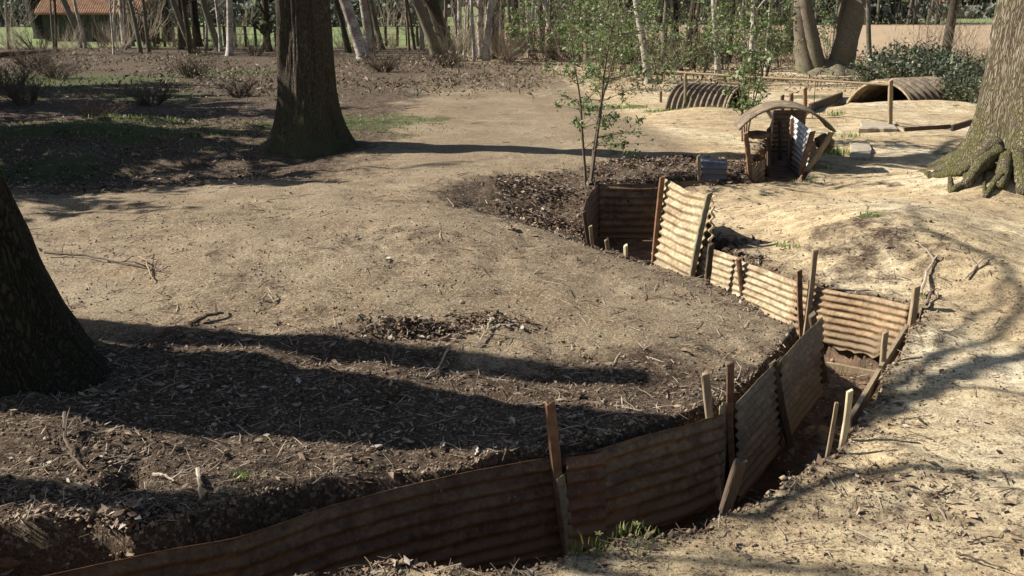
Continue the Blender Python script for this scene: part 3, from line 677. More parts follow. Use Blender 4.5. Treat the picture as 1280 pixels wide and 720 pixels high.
# concrete slabs beside the path
def slab(u0, v0, u1, v1, h, label, seed):
    a, b, c, d = P(u0, v1), P(u1, v1), P(u1, v0), P(u0, v0)
    rng = random.Random(seed); V = []; z0 = gz((a.x+b.x)/2, a.y)
    pts = [a.lerp(b, k/6)for k in range(6)]+[b.lerp(c, k/4) for k in range(4)]+[c.lerp(d, k/6) for k in range(6)]+[d.lerp(a, k/4) for k in range(4)]
    n = len(pts)
    for p in pts: p += Vector((rng.uniform(-.03, .03), rng.uniform(-.03, .03), 0))
    cc = sum(pts, Vector())/n
    for zz, s in ((z0-.1, 1.), (z0+h-.02, 1.), (z0+h, .94)):
        for p in pts: q_ = cc+(p-cc)*s; V.append((q_.x, q_.y, zz+rng.uniform(-.006, .006)))
    Fs = [(i+k*n, (i+1) % n+k*n, (i+1) % n+(k+1)*n, i+(k+1)*n) for k in range(2) for i in range(n)]+[tuple(2*n+i for i in range(n))]
    mb = MB(); mb.add(V, Fs); tag(mb.build('stone_slab', M['stone'], origin=(cc.x, cc.y, z0-.1)), label, 'stone slab', 'rough slabs beside the path')
slab(1075, 157, 1120, 165, .09, 'pale rough slab at the foot of the right railing post', 1)
slab(1062, 180, 1088, 198, .07, 'grey broken slab beside the path right of the arched tin roof', 2)


# ------------------------------------------------------------------ railing
pa, pb_ = P(856, 140), P(1114, 160)
t = empty('railing', pa, 'long thin rusty handrail on two posts crossing behind the arched tin roof', 'railing')
ra, rb = PY(857, 91, pa.y), PY(1113, 106, pb_.y)
mb = MB(); d = (rb-ra)
pts = [ra-d*.11+Vector((0, 0, .02)), ra, ra+d*.3+Vector((0, 0, -.01)), ra+d*.6+Vector((0, 0, .0)), rb, rb+d*.01]
mb.tube([p-t.location for p in pts], .026, 8); mb.build('rail', M['timber'], t, True)
for p_, tp_, mm in ((pa, ra, 'moss_iron'), (pb_, rb+Vector((0, 0, .1)), 'timber')):
    o = stake(p_-Vector((0, 0, .2)), tp_, w_=.075 if mm == 'moss_iron' else .085, kind='round' if mm == 'moss_iron' else 'sq', mat=mm, name='post'); sub(o, t)
mid = ra+d*.665
mb = MB(); mb.tube([mid-t.location, mid+Vector((0.01, 0, -.4))-t.location, mid+Vector((.0, 0, -.95))-t.location], .009, 5); mb.build('hanging_wire', M['picket'], t)
# small stakes and boards around the back trench
for k, (ub, vb, ut, vt, y, mt, lb) in enumerate([
    (989, 150, 989, 117, 20.3, 'picket_red', 'upright rusty post rising behind the left half of the arched tin roof'),
    (1006, 141, 1006, 110, 22.0, 'picket_red', 'leaning rusty post behind the right half of the arched tin roof'),
    (978, 145, 978, 119, 22.6, 'timber_dark', 'dark stub post left of the two rusty posts behind the tin roof'),
    (826, 128, 826, 114, 26.5, 'timber', 'small stub post among leaves left of the mossy railing post')]):
    stake(PY(ub, vb+5, y), PY(ut, vt, y), w_=.075, kind='sq', mat=mt, label=lb, name='post', cat='post')
plank(PY(948, 134, 24.0), PY(1010, 139, 23.0), .2, .05, 'timber', 'plank', 'horizontal brown board lining the trench behind the arched tin roof')
plank(PY(1012, 136, 23.0), PY(1052, 120, 28.), .22, .06, 'timber_dark', 'plank', 'dark board running back to the right hand dugout')
plank(PY(1130, 162, 19.5), PY(1188, 158, 19.6), .08, .05, 'timber_dark', 'plank', 'thin dark edging board on the path left of the big tree')
plank(PY(1190, 160, 19.3), PY(1225, 150, 19.8), .12, .05, 'timber_dark', 'plank', 'dark board end leaning behind the big tree trunk')

# ------------------------------------------------------------------ trees
def trunk_mesh(h, r, lean, seed, flare=.5, fh=.8, lobes=5, nseg=16, taper=.45, step=None, lob=.35, fdir=None, bend=.05):
    V, Fs, path = trunk_mesh0(h, r, lean, seed, flare, fh, lobes, nseg, taper, step, lob, fdir, bend)
    if nseg > 60:                            # furrowed bark in the mesh itself
        A = np.array([tuple(v) for v in V]); n = nseg; k = len(A)//n; B = A[:k*n].reshape(k, n, 3); c = B.mean(1, keepdims=True); d = B-c; d[..., 2] = 0
        L_ = np.linalg.norm(d, axis=2, keepdims=True); d /= L_+1e-9
        a = np.arange(n)/n; zz = B[..., 2]; aa = np.broadcast_to(a, zz.shape)
        f = np.sin(aa*2*np.pi)*3; g_ = np.cos(aa*2*np.pi)*3
        rid = 1-2*np.abs(fbm(f*7+seed+g_*2, g_*7+zz*.9, 3)); lum = fbm(f*.9+zz*.6+seed, g_*.9-zz*.4, 3)
        B = B+d*(.022*rid+.07*lum)[..., None]; V = [tuple(v) for v in B.reshape(-1, 3)]+[tuple(v) for v in A[k*n:]]
    return V, Fs, path
def trunk_mesh0(h, r, lean, seed, flare=.5, fh=.8, lobes=5, nseg=16, taper=.45, step=None, lob=.35, fdir=None, bend=.05):
    rng = random.Random(seed); V = []; Fs = []; ph = rng.uniform(0, 6); path = []
    K = 90 if nseg > 60 else (26 if nseg > 14 else 12)
    zs = [h*(i/K)**1.8 for i in range(K+1)]
    b1, b2 = rng.uniform(0, 6), rng.uniform(0, 6)
    for z in zs:
        c = Vector((lean[0]*z+bend*math.sin(z*.9+b1)-bend*math.sin(b1), lean[1]*z+bend*math.sin(z*.7+b2)-bend*math.sin(b2), z)); path.append(c)
        fl = math.exp(-z/fh*1.6)
        for k in range(nseg):
            a = 2*math.pi*k/nseg
            lo = (1-lob)+lob*math.cos(lobes*a+ph+.8*math.sin(a*2+ph))
            rr = r*(1-(1-taper)*z/h)*(1+.05*math.sin(3*a+z*1.3+ph)+.03*math.sin(7*a+ph*2))
            e = flare*fl*lo
            if fdir is not None: e *= 1+.8*math.cos(a-fdir)
            V.append(c+Vector((math.cos(a)*(rr+e), math.sin(a)*(rr+e), 0)))
    V0 = [Vector((v.x, v.y, -.35)) for v in V[:nseg]]; V = V0+V
    for i in range(len(zs)):
        for k in range(nseg): Fs.append((i*nseg+k, i*nseg+(k+1) % nseg, (i+1)*nseg+(k+1) % nseg, (i+1)*nseg+k))
    Fs.append(tuple(len(zs)*nseg+k for k in range(nseg)))
    return V, Fs, path
def branch(mb, p, d, L, r, rng, depth, n=5, droop=0.1, spread=.7):
    pts = [Vector(p)]; rad = [r]; d = Vector(d).normalized(); K = 5
    for i in range(K):
        d = (d+Vector((rng.uniform(-.25, .25), rng.uniform(-.25, .25), rng.uniform(-.15, .2)))*1.).normalized()
        pts.append(pts[-1]+d*(L/K)); rad.append(r*(1-.75*(i+1)/K))
    mb.tube(pts, rad, n, cap=False)
    if depth > 0:
        for i in range(1, K+1):
            for _ in range(1 if depth > 1 else 2):
                dd = (d+Vector((rng.uniform(-1, 1), rng.uniform(-1, 1), rng.uniform(-.4, .8)))*spread).normalized()
                branch(mb, pts[i], dd, L*rng.uniform(.35, .6), rad[i]*.6+.002, rng, depth-1, max(3, n-1), droop, spread)
def tree(base, h, r, lean, mat, label, seed, flare=.3, fh=.5, nlimb=5, lobes=5, big=False, group='trees of the wood', name='tree', low=False, nseg=None, mat2=None, **k):
    t = empty(name, base, label, 'tree', group); rng = random.Random(seed); tip = k.pop('tip', True)
    V, Fs, path = trunk_mesh(h, r, lean, seed, flare, fh, lobes, nseg or (176 if big else 10), **k)
    mb = MB(); mb.add(V, Fs); mb.build('trunk', mat, t, True)
    mb = MB()
    for i in range(nlimb):
        z = h*(rng.uniform(.25, .95) if low else rng.uniform(.5, .95)); j = min(range(len(path)), key=lambda q: abs(path[q].z-z))
        a = rng.uniform(0, 6.28)
        branch(mb, path[j], (math.cos(a), math.sin(a), rng.uniform(.3, 1.2)), h*rng.uniform(.25, .45), r*.3, rng, 2 if big else 1)
    if tip: branch(mb, path[-1], (lean[0]+rng.uniform(-.2, .2), lean[1], 1), h*.4, r*.4, rng, 2 if big else 1)
    if mb.v: mb.build('crown', mat2 or mat, t, True)
    return t
# big right tree with surface roots
rb_ = Vector((RT.x+.2, RT.y+.1, gz(RT.x, RT.y)-.24))
t = tree(rb_, 9, .66, (.0, .0), M['bark_oak'], 'massive mossy trunk with spreading surface roots at the right edge', 11, flare=.85, fh=.8, nlimb=5, lobes=7, big=True, group=None, name='oak_tree', lob=.5, bend=.02, taper=.8)
def root(pts, r0, r1, parent, seed):
    rng = random.Random(seed); mb = MB(); P_ = []; Rr = []
    pts = [Vector(p) for p in pts]; K = 22
    for i in range(K+1):
        s = i/K*(len(pts)-1); j = min(int(s), len(pts)-2); f = s-j
        p0 = pts[max(j-1, 0)]; p1 = pts[j]; p2 = pts[j+1]; p3 = pts[min(j+2, len(pts)-1)]
        p = .5*((2*p1)+(-p0+p2)*f+(2*p0-5*p1+4*p2-p3)*f*f+(-p0+3*p1-3*p2+p3)*f**3)
        t_ = float(ss(.12, .5, i/K)); rr_ = r0+(r1-r0)*(i/K)**.7; p.z = (p.z-.05)*(1-t_)+(gz(p.x, p.y)+rr_*(.35-.9*max(0, i/K-.75)*4))*t_; P_.append(p); Rr.append(.78*(r0+(r1-r0)*(i/K)**.7)*(1+rng.uniform(-.12, .12)))
    mb.tube([p-parent.location for p in P_], Rr, 12, jit=.08, rng=rng); return mb.build('root', M['bark_oak'], parent, True)
def rp(u, v_, y): return PY(u, v_, y)
def ge(u, v_, h=-.03): p = on(u, v_); p.z += h; return p
root([rp(1246, 176, 13.45), rp(1222, 190, 13.3), rp(1196, 203, 13.35), rp(1168, 213, 13.7), ge(1146, 221)], .19, .035, t, 1)
root([rp(1248, 186, 13.3), rp(1230, 196, 13.15), rp(1214, 204, 13.0), rp(1200, 216, 12.95), rp(1190, 226, 12.9), ge(1184, 236)], .15, .035, t, 2)
root([rp(1240, 200, 13.2), rp(1222, 208, 13.1), rp(1208, 222, 13.0), ge(1204, 234)], .10, .03, t, 3)
root([rp(1258, 190, 13.25), rp(1256, 206, 12.95), rp(1252, 222, 12.7), ge(1250, 242)], .16, .07, t, 4)
root([rp(1252, 214, 12.85), rp(1240, 226, 12.7), rp(1232, 236, 12.55), ge(1226, 246)], .07, .025, t, 5)
root([rp(1272, 190, 13.2), rp(1278, 212, 12.85), rp(1284, 230, 12.6), ge(1290, 250)], .17, .08, t, 6)
root([rp(1240, 182, 13.5), rp(1212, 196, 13.6), rp(1182, 204, 13.9), ge(1156, 209)], .15, .03, t, 7)
# near left tree, dark in its own shade, with the limbs that throw the long shadows over the right bank
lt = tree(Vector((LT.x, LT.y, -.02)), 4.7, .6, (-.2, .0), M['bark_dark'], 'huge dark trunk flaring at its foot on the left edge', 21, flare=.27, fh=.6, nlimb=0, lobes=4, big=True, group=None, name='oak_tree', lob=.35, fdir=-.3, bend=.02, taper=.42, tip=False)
cot = 1/math.tan(SUN_EL)
def up(p, h): return Vector((p[0]+SUN_AZ[0]*cot*h, p[1]+SUN_AZ[1]*cot*h, h))
def limb(start, pts, r0, r1, parent, seed, side=5):
    rng = random.Random(seed); P_ = [Vector(start)]+[up(P(u, v_), h) for u, v_, h in pts]
    mb = MB(); K = 8; path = []; rad = []
    n = len(P_)
    for i in range((n-1)*K+1):
        s = i/K; j = min(int(s), n-2); f = s-j
        p0 = P_[max(j-1, 0)]; p1 = P_[j]; p2 = P_[j+1]; p3 = P_[min(j+2, n-1)]
        path.append(.5*((2*p1)+(-p0+p2)*f+(2*p0-5*p1+4*p2-p3)*f*f+(-p0+3*p1-3*p2+p3)*f**3)+Vector((rng.uniform(-.03, .03), rng.uniform(-.03, .03), rng.uniform(-.03, .03))))
        rad.append(r0+(r1-r0)*i/((n-1)*K))
    mb.tube([p-parent.location for p in path], rad, 8)
    for _ in range(side):
        i = rng.randrange(K, len(path)); d = Vector((rng.uniform(-.5, 1), rng.uniform(-1, 1), rng.uniform(-.2, .8)))
        branch(mb, path[i]-parent.location, d, rng.uniform(.6, 1.5), rad[i]*.45, rng, 0, 4)
    return mb.build('limb', M['bark_dark'], parent, True)
limb((-4.45, 6.5, 4.2), [(1010, 545, 4.6), (1100, 512, 4.8), (1200, 470, 5.2), (1300, 436, 5.6)], .105, .07, lt, 1, 2)
limb((-4.45, 6.5, 3.5), [(900, 640, 4.0), (1010, 607, 4.2), (1110, 590, 4.5), (1290, 600, 5.2), (1500, 620, 6)], .05, .02, lt, 2, 2)
limb((-4.45, 6.5, 4.5), [(1010, 500, 5.6), (1120, 480, 5.8), (1215, 400, 6.2), (1290, 365, 6.6)], .045, .02, lt, 3, 3)
limb((-4.45, 6.5, 4.6), [(1290, 380, 6.4), (1215, 330, 6.6), (1180, 285, 7), (1120, 262, 7.4)], .04, .012, lt, 4, 3)
# trees standing left of the frame whose trunks throw the long shadow bands
offs = [((-8.2, 8.2), .21, 'tall dark tree outside the left edge whose shadow is the upper band across the bank'), ((-8.8, 5.85), .17, 'dark tree outside the left edge whose shadow reaches the bottom left sheets'), ((-12.5, 17.3), .3, 'dark tree outside the left edge whose shadow crosses the mossy hollow')]  # the second is an unseen addition that dims the lower left bank
for i, (p_, r_, lb_) in enumerate(offs):
    tree(Vector((*p_, 0)), 7, r_, (.0, .0), M['bark_dark'], lb_, 60+i, flare=.25, nlimb=7 if i == 1 else 1, tip=False, group='shade trees beyond the left edge', nseg=16, taper=.7)

# the wood behind: u_top, u_base, v_base, width px, bark, label
T = [
 (45, 60, 48, 26, 'bark_dark', 'thick dark trunk in front of the tiled shed left end'),
 (80, 104, 60, 8, 'bark_grey', 'slanting slim trunk in front of the shed wall'),
 (152, 158, 60, 9, 'birch', 'pale slim birch at the right end of the shed'),
 (161, 166, 58, 5, 'bark_grey', 'thin stem right beside the pale birch by the shed'),
 (142, 140, 56, 4, 'birch', 'very thin crooked pale stem before the shed door'),
 (205, 211, 52, 13, 'bark_dark', 'straight dark trunk standing just right of the shed'),
 (193, 197, 55, 5, 'bark_dark', 'thin dark stem between shed and straight dark trunk'),
 (215, 242, 66, 8, 'bark_smooth', 'brown trunk slanting down to the right of the straight dark trunk'),
 (222, 226, 62, 7, 'bark_brown', 'short brown stem crossed by the slanting brown trunk'),
 (243, 248, 58, 10, 'bark_dark', 'dark trunk before the green field left of the white birch'),
 (255, 274, 64, 9, 'bark_grey', 'grey trunk slanting right toward the white birch'),
 (288, 287, 70, 8, 'birch', 'straight white birch before the bright green field'),
 (349, 348, 58, 4, 'bark_dark', 'thin dark stem against the left of the huge shaded trunk'),
 (428, 455, 74, 15, 'birch', 'thick peeling pale trunk slanting right beside the huge shaded trunk'),
 (420, 436, 66, 7, 'bark_brown', 'brown stem behind the peeling pale trunk'),
 (455, 462, 64, 10, 'birch', 'upright mottled birch right of the peeling pale trunk'),
 (463, 478, 62, 7, 'bark_grey', 'grey slim tree slanting right of the mottled birch'),
 (510, 518, 62, 4, 'twig', 'ivy clad thin stem in front of the green field'),
 (519, 548, 72, 14, 'bark_smooth', 'red brown trunk slanting right, first of the crossing pair'),
 (540, 560, 64, 17, 'bark_brown', 'darker thick trunk, second of the crossing pair'),
 (568, 572, 62, 5, 'bark_grey', 'thin grey stem right of the crossing pair'),
 (600, 602, 74, 8, 'birch', 'white birch stem at the left of the pale clump'),
 (614, 608, 76, 8, 'birch', 'white birch stem in the middle of the pale clump'),
 (620, 616, 72, 10, 'bark_smooth', 'tan trunk at the right of the pale clump'),
 (629, 628, 66, 6, 'bark_grey', 'grey stem just beyond the pale clump'),
 (645, 646, 58, 9, 'bark_dark', 'dark trunk right of the pale clump, before the far wood'),
 (660, 665, 70, 8, 'birch', 'leaning birch before the dark far wood'),
 (676, 678, 60, 5, 'bark_brown', 'brown slim stem between two birches of the middle wood'),
 (683, 694, 72, 8, 'birch', 'speckled birch slanting right in the middle wood'),
 (711, 716, 72, 6, 'birch', 'slim birch left of the pinkish trunk'),
 (735, 734, 86, 8, 'bark_smooth', 'pinkish straight trunk above the thin leafy shrub'),
 (752, 752, 74, 6, 'birch', 'slim white birch right of the pinkish trunk'),
 (762, 760, 66, 5, 'bark_brown', 'thin brown stem among fresh leaves'),
 (790, 788, 80, 7, 'bark_dark', 'dark stem left of the spotted birch'),
 (798, 811, 104, 9, 'birch', 'spotted birch reaching furthest forward in the middle wood'),
 (833, 829, 86, 7, 'bark_grey', 'grey stem left of the darkest slim trunk'),
 (843, 848, 90, 10, 'bark_dark', 'darkest slim trunk before the ploughed field'),
 (872, 856, 84, 10, 'bark_brown', 'brown trunk curving left behind the darkest slim trunk'),
 (877, 866, 86, 6, 'bark_brown', 'thin brown trunk slanting beside the curving brown trunk'),
 (890, 898, 96, 7, 'birch', 'white birch with ragged bark in front of the ploughed field'),
 (917, 910, 80, 6, 'bark_dark', 'dark leaning stem above the left dugout roof'),
 (943, 938, 100, 9, 'birch', 'white birch behind the leafy sapling'),
 (962, 958, 92, 5, 'birch', 'thin white birch right of the leafy sapling'),
 (993, 985, 70, 10, 'bark_brown', 'brown trunk leaning right behind the forked tree'),
 (1089, 1088, 100, 6, 'bark_grey', 'slim straight stem right of the forked tree'),
 (1192, 1180, 84, 12, 'bark_brown', 'dark ivy trunk with many side twigs before the ploughed field'),
]
for i, (ut, ub, vb, wpx, bk, lb) in enumerate(T):
    b0 = P(ub, vb); D = b0.y; tp_ = PY(ut, 0, D); H = max(.5, tp_.z-b0.z); r_ = wpx/2*D/F
    lean = ((tp_.x-b0.x)/H, 0); hh = 7.5
    lean = (max(-.35, min(.35, lean[0])), 0)
    nm = 'birch_tree' if bk == 'birch' else 'tree'
    tree(Vector((b0.x, b0.y, gz(b0.x, b0.y))), hh, r_*1.05, lean, M[bk], lb, 100+i, flare=r_*.5, fh=.35, nlimb=5 if i % 2 else 8, low=wpx < 10, name=nm, bend=.05, taper=.6)
# pollard
b0 = P(335, 64); t = tree(Vector((b0.x, b0.y, 0)), 3.0, .2, (-.02, 0), M['bark_brown'], 'knobbly pollard with a swollen crown before the green field', 301, flare=.15, nlimb=10, low=True, name='pollard_tree', group='trees of the wood', taper=.8)
o = clod(Vector((b0.x-.03, b0.y, 1.25)), .38, .36, .42, 'burr', M['bark_brown'], parent=t, seed=9, n=14)
# huge trunk centre left; its shade is put into a darker bark
b0 = P(386, 180); tree(Vector((b0.x, b0.y, gz(b0.x, b0.y))), 9, .45, (.0, 0), M['bark_brown'], 'huge shaded trunk standing alone centre left of the clearing', 303, flare=.5, fh=.8, nlimb=5, big=True, name='oak_tree', group=None, lob=.2, bend=.02, taper=.8, lobes=5)
# forked tree
b0 = P(1040, 94); D = b0.y
t = empty('forked_tree', (b0.x, D, gz(b0.x, D)), 'big grey tree dividing into several thick stems above the right dugout', 'tree'); TL = t.location
def stem(pts, r0, r1, seed, nm='trunk'):
    rng = random.Random(seed); mb = MB(); P_ = [PY(u, v_, D+dy) for u, v_, dy in pts]; last = P_[-1]; dirv = (P_[-1]-P_[-2]).normalized()
    P_ += [last+dirv*1.5+Vector((0, 0, .8)), last+dirv*2.5+Vector((0, 0, 2.6)), last+dirv*3+Vector((.2, 0, 4.5))]
    path = []; rad = []; n = len(P_); K = 6
    for i in range((n-1)*K+1):
        s = i/K; j = min(int(s), n-2); f = s-j
        p0 = P_[max(j-1, 0)]; p1 = P_[j]; p2 = P_[j+1]; p3 = P_[min(j+2, n-1)]
        path.append(.5*((2*p1)+(-p0+p2)*f+(2*p0-5*p1+4*p2-p3)*f*f+(-p0+3*p1-3*p2+p3)*f**3)); rad.append((r0+(r1-r0)*i/((n-1)*K))*(1+.5*math.exp(-i/4)))
    mb.tube([p-TL for p in path], rad, 16, jit=.03, rng=rng)
    for _ in range(6):
        i = rng.randrange(len(path)//2, len(path)); branch(mb, path[i]-TL, (rng.uniform(-1, 1), rng.uniform(-1, 1), .8), 2, rad[i]*.5, rng, 1)
    return mb.build(nm, M['bark_smooth'], t, True)
stem([(1010, 98, -.1), (1006, 60, 0), (1002, 20, 0), (1004, -10, 0)], .33, .22, 1)
stem([(1026, 98, -.2), (1020, 70, -.3), (1012, 30, -.3), (1006, -8, -.3)], .25, .16, 2)
stem([(1048, 98, -.1), (1056, 60, -.2), (1066, 25, -.2), (1073, -8, -.2)], .40, .26, 3)
stem([(1044, 92, .4), (1048, 55, .5), (1052, 20, .5), (1058, -8, .5)], .2, .15, 4)
mb = MB(); V, Fs, _ = trunk_mesh(.5, .85, (0, 0), 5, .5, .5, 6, 32, .55, lob=.3); mb.add(V, Fs); o = mb.build('stump_base', M['bark_smooth'], t, True); o.location = (.05, 0, -.05)

NEAR = {}
def near_lab(pre, u):
    c = sorted(T, key=lambda q: abs(q[0]*.5+q[1]*.5-u))
    for q in c:
        lb = pre+q[5]
        if len(lb.split()) <= 16 and lb not in NEAR: NEAR[lb] = 1; return lb
    return near_lab('another '+pre, u) if len(pre) < 30 else pre+'middle of the wood'
# slim background trees behind these
rng = random.Random(5)
U = [u for u in range(10, 1000, 9)]
for i, u in enumerate(U):
    uu = u+rng.uniform(-6, 6); D = rng.uniform(44, 62) if uu > 560 else rng.uniform(50, 58)
    if uu > 790: continue
    if 300 < uu < 345 or 480 < uu < 510: continue
    if (uu < 560 and rng.random() < .55) or (uu > 780 and rng.random() < .6): continue
    p_ = PY(uu, 60, D)
    tree(Vector((p_.x, D, 0)), rng.uniform(6, 9), rng.uniform(.05, .13), (rng.uniform(-.1, .1), 0), M[rng.choice(['bark_grey', 'bark_brown', 'birch', 'bark_smooth'])],
         near_lab('slim trunk behind the ', uu), 400+i, flare=.03, nlimb=7, low=True, group='slim trunks at the back of the wood', nseg=6)

# ------------------------------------------------------------------ leaves and shrubs
def leaf_quads(C, size, rs, flat=.0, asp=.55, nrm=None):
    n = len(C); d = rs.normal(size=(n, 3)); d[:, 2] *= (1-flat); d /= np.linalg.norm(d, axis=1, keepdims=True)
    e = rs.normal(size=(n, 3)); e[:, 2] *= (1-flat)
    q = np.cross(d, e); q /= np.linalg.norm(q, axis=1, keepdims=True)
    if flat:
        up_ = np.zeros((n, 3)); up_[:, 2] = 1; up_ += rs.normal(size=(n, 3))*.45; q = np.cross(up_, d); q /= np.linalg.norm(q, axis=1, keepdims=True)
    s = (size*np.clip(rs.lognormal(0, .38, n), .35, 2.4))[:, None]
    nr = np.cross(d, q)
    cu = rs.uniform(-.5, .7, n)[:, None]
    a = C-d*s; b = C+q*s*asp+nr*s*.15; c = C+d*s+nr*s*cu; e2 = C-q*s*asp+nr*s*.15; 
    V = np.stack([a, b, c, e2], 1).reshape(-1, 3)
    i = np.arange(n)*4
    return V, np.concatenate([np.stack([i, i+1, i+2], -1), np.stack([i, i+2, i+3], -1)])
def shrub(base, h, rad, nst, nleaf, ls, mats, label, seed, name='shrub', group='leafy shrubs in the wood', spread=.5, lowcut=.15, w_=.02, straight=False, cat='shrub', stemmat='twig'):
    t = empty(name, base, label, cat, group); rng = random.Random(seed); rs = np.random.RandomState(seed)
    mb = MB(); tips = []
    for i in range(nst):
        a = rng.uniform(0, 6.28); d = Vector((math.cos(a)*spread, math.sin(a)*spread, 1)); d.normalize()
        L = h*rng.uniform(.7, 1); pts = [Vector((math.cos(a)*.04, math.sin(a)*.04, -.1))]; K = 8
        if straight: d = Vector((math.cos(a)*.06, math.sin(a)*.06, 1))
        for k in range(K):
            d = (d+Vector((rng.uniform(-.1, .1), rng.uniform(-.1, .1), .03))).normalized(); pts.append(pts[-1]+d*(L/K))
        mb.tube(pts, [w_*(1-.8*k/K) for k in range(K+1)], 5, cap=False)
        for k in range(2, K+1):
            for _ in range(3):
                if pts[k].z < lowcut*h: continue
                aa = rng.uniform(0, 6.28); dd = Vector((math.cos(aa), math.sin(aa), rng.uniform(-.1, .7))).normalized()
                l = rad*rng.uniform(.4, 1)*(1.1-.6*k/K if straight else .8); q_ = [pts[k], pts[k]+dd*l*.5+Vector((0, 0, .02)), pts[k]+dd*l+Vector((0, 0, rng.uniform(-.1, .15)))]
                mb.tube(q_, [w_*.3, w_*.2, w_*.08], 3, cap=False)
                for f in (.35, .55, .75, .9, 1.): tips.append(q_[0].lerp(q_[2], f))
    mb.build('stems', M[stemmat], t, True)
    tp = np.array([tuple(v) for v in tips]); wt = rs.rand(len(tp))**2; wt /= wt.sum()
    C = tp[rs.choice(len(tp), nleaf, p=wt)]+rs.normal(size=(nleaf, 3))*ls*1.6
    C[:, 2] = np.maximum(C[:, 2], .03)
    V, Fs = leaf_quads(C, ls, rs)
    mi = rs.choice(len(mats), nleaf, p=[.45, .35, .2]); link_mesh('foliage', V, Fs, mats, t, np.concatenate([mi, mi]))
    return t
def copy_thing(o, loc, rot, sc, label):
    c = o.copy(); COL.objects.link(c); c.location = loc; c.rotation_euler = (0, 0, rot); c.scale = (sc, sc, sc*1.0); c['label'] = label
    for ch in list(o.children):
        d_ = ch.copy(); COL.objects.link(d_); d_.parent = c
    return c
b0 = on(736, 222); shrub(b0, 3.4, 1.35, 3, 4000, .023, LEAF, 'thin stemmed leafy shrub standing alone above the dark leafy hollow', 1, spread=.09, lowcut=.15, w_=.026, group=None)
b0 = on(930, 176); shrub(b0, 3.2, .6, 5, 2300, .032, LEAF, 'bright green leafy sapling clump left of the arched tin roof', 2, spread=.16, lowcut=.1, w_=.018, group=None)
protos = [shrub(on(770, 100), 3.2, 1.1, 5, 1500, .04, LEAF, 'fresh green shrub left of the spotted birch', 3, spread=.25),
          shrub(on(700, 76), 2.8, 1.0, 6, 1400, .045, LEAF, 'fresh green shrub in front of the speckled birch', 4, spread=.35)]
k = 0
for u, v_, s, lb in ((755, 112, .9, 'leafy shrub behind the thin stemmed shrub'), (785, 92, 1.1, 'tall leafy shrub around the dark stem'), (825, 104, .8, 'leafy shrub touching the left rail end'),
                    (875, 100, .9, 'leafy shrub above the left dugout roof'), (955, 100, 1.0, 'leafy shrub round the thin white birch'), (905, 88, 1.2, 'leafy shrub behind the ragged white birch'),
                    (665, 80, 1.0, 'leafy shrub under the leaning birch'), (725, 84, 1.0, 'leafy shrub at the foot of the pinkish trunk'), (640, 74, .8, 'leafy shrub right of the pale clump'),
                    (575, 70, .5, 'low leafy shrub by the crossing pair of trunks'), (1035, 75, .9, 'leafy shrub inside the fork of the big grey tree'), (975, 84, .9, 'leafy shrub left of the forked tree')):
    copy_thing(protos[k % 2], on(u, v_), k*1.3, s, lb); k += 1
hp = shrub(on(1150, 118), 1.5, .9, 14, 2900, .046, HOLLY, 'dark glossy evergreen thicket behind the right dugout roof', 5, spread=1.1, lowcut=.0, group='dark evergreen thicket behind the right dugout')
for u, v_, s, r_, lb in ((1100, 112, .8, 1, 'dark evergreen bush between slim stem and dugout roof'), (1185, 122, .95, 2, 'dark evergreen bush under the ivy trunk'), (1215, 132, .8, 3, 'dark evergreen bush nearest the big right trunk'),
                     (1130, 106, 1.1, 4, 'tallest dark evergreen bush against the ploughed field'), (1165, 104, 1.0, 5, 'dark evergreen bush left behind the ivy trunk'), (1205, 112, .9, 6, 'dark evergreen bush right behind the ivy trunk'), (1235, 140, .6, 7, 'lowest dark evergreen bush at the foot of the big trunk')):
    copy_thing(hp, on(u, v_), r_, s, lb)
eg = shrub((-12.4, 16.6, 0), 6.5, 1.8, 8, 9000, .10, HOLLY, 'nearest tall evergreen beyond the left edge', 77, name='evergreen_tree', group='evergreens beyond the left edge', spread=.22, lowcut=.1, w_=.08, cat='tree')  # unseen evergreens added to darken the left hollow with their shade
for i, (x_, y_, s) in enumerate(((-14.6, 20.4, 1.2), (-17.4, 25.6, 1.25), (-20, 30.5, 1.3))):
    copy_thing(eg, (x_, y_, 0), i*1.7, s, ['second evergreen from the camera beyond the left edge', 'third evergreen from the camera beyond the left edge', 'farthest evergreen beyond the left edge'][i])
# bare scrub
def scrub(base, h, n, label, seed, mat='twig', group='bare brushwood under the trees'):
    rng = random.Random(seed); mb = MB()
    for i in range(n):
        a = rng.uniform(0, 6.28); branch(mb, (math.cos(a)*.15, math.sin(a)*.15, -.05), (math.cos(a)*rng.uniform(.2, 1.), math.sin(a)*rng.uniform(.2, 1.), 1), h*rng.uniform(.5, 1), .012, rng, 1, 3)
    o = mb.build('bare_shrub', M[mat]); o.location = base; return tag(o, label, 'bare shrub', group)
sc = [scrub(on(840, 92), 1.5, 26, 'bare brushwood at the foot of the darkest slim trunk', 1, 'twig_pale'), scrub(on(690, 72), 1.4, 26, 'bare brushwood under the speckled birch', 2)]
for i, u in enumerate(list(range(20, 640, 34))+list(range(640, 1000, 18))):
    c = sc[i % 2].copy(); COL.objects.link(c); vv_ = rng.uniform(62, 84) if u > 560 else rng.uniform(58, 70); c.location = on(u+rng.uniform(-8, 8), vv_); c.rotation_euler = (0, 0, i*1.1)
    s = rng.uniform(.6, 1.2); c.scale = (s, s, s); c['label'] = near_lab('low bare bush near the ', P(0,0).x*0+640+F*c.location.x/(c.location.y*cp+.7)); c['group'] = 'low bare bushes along the wood edge'

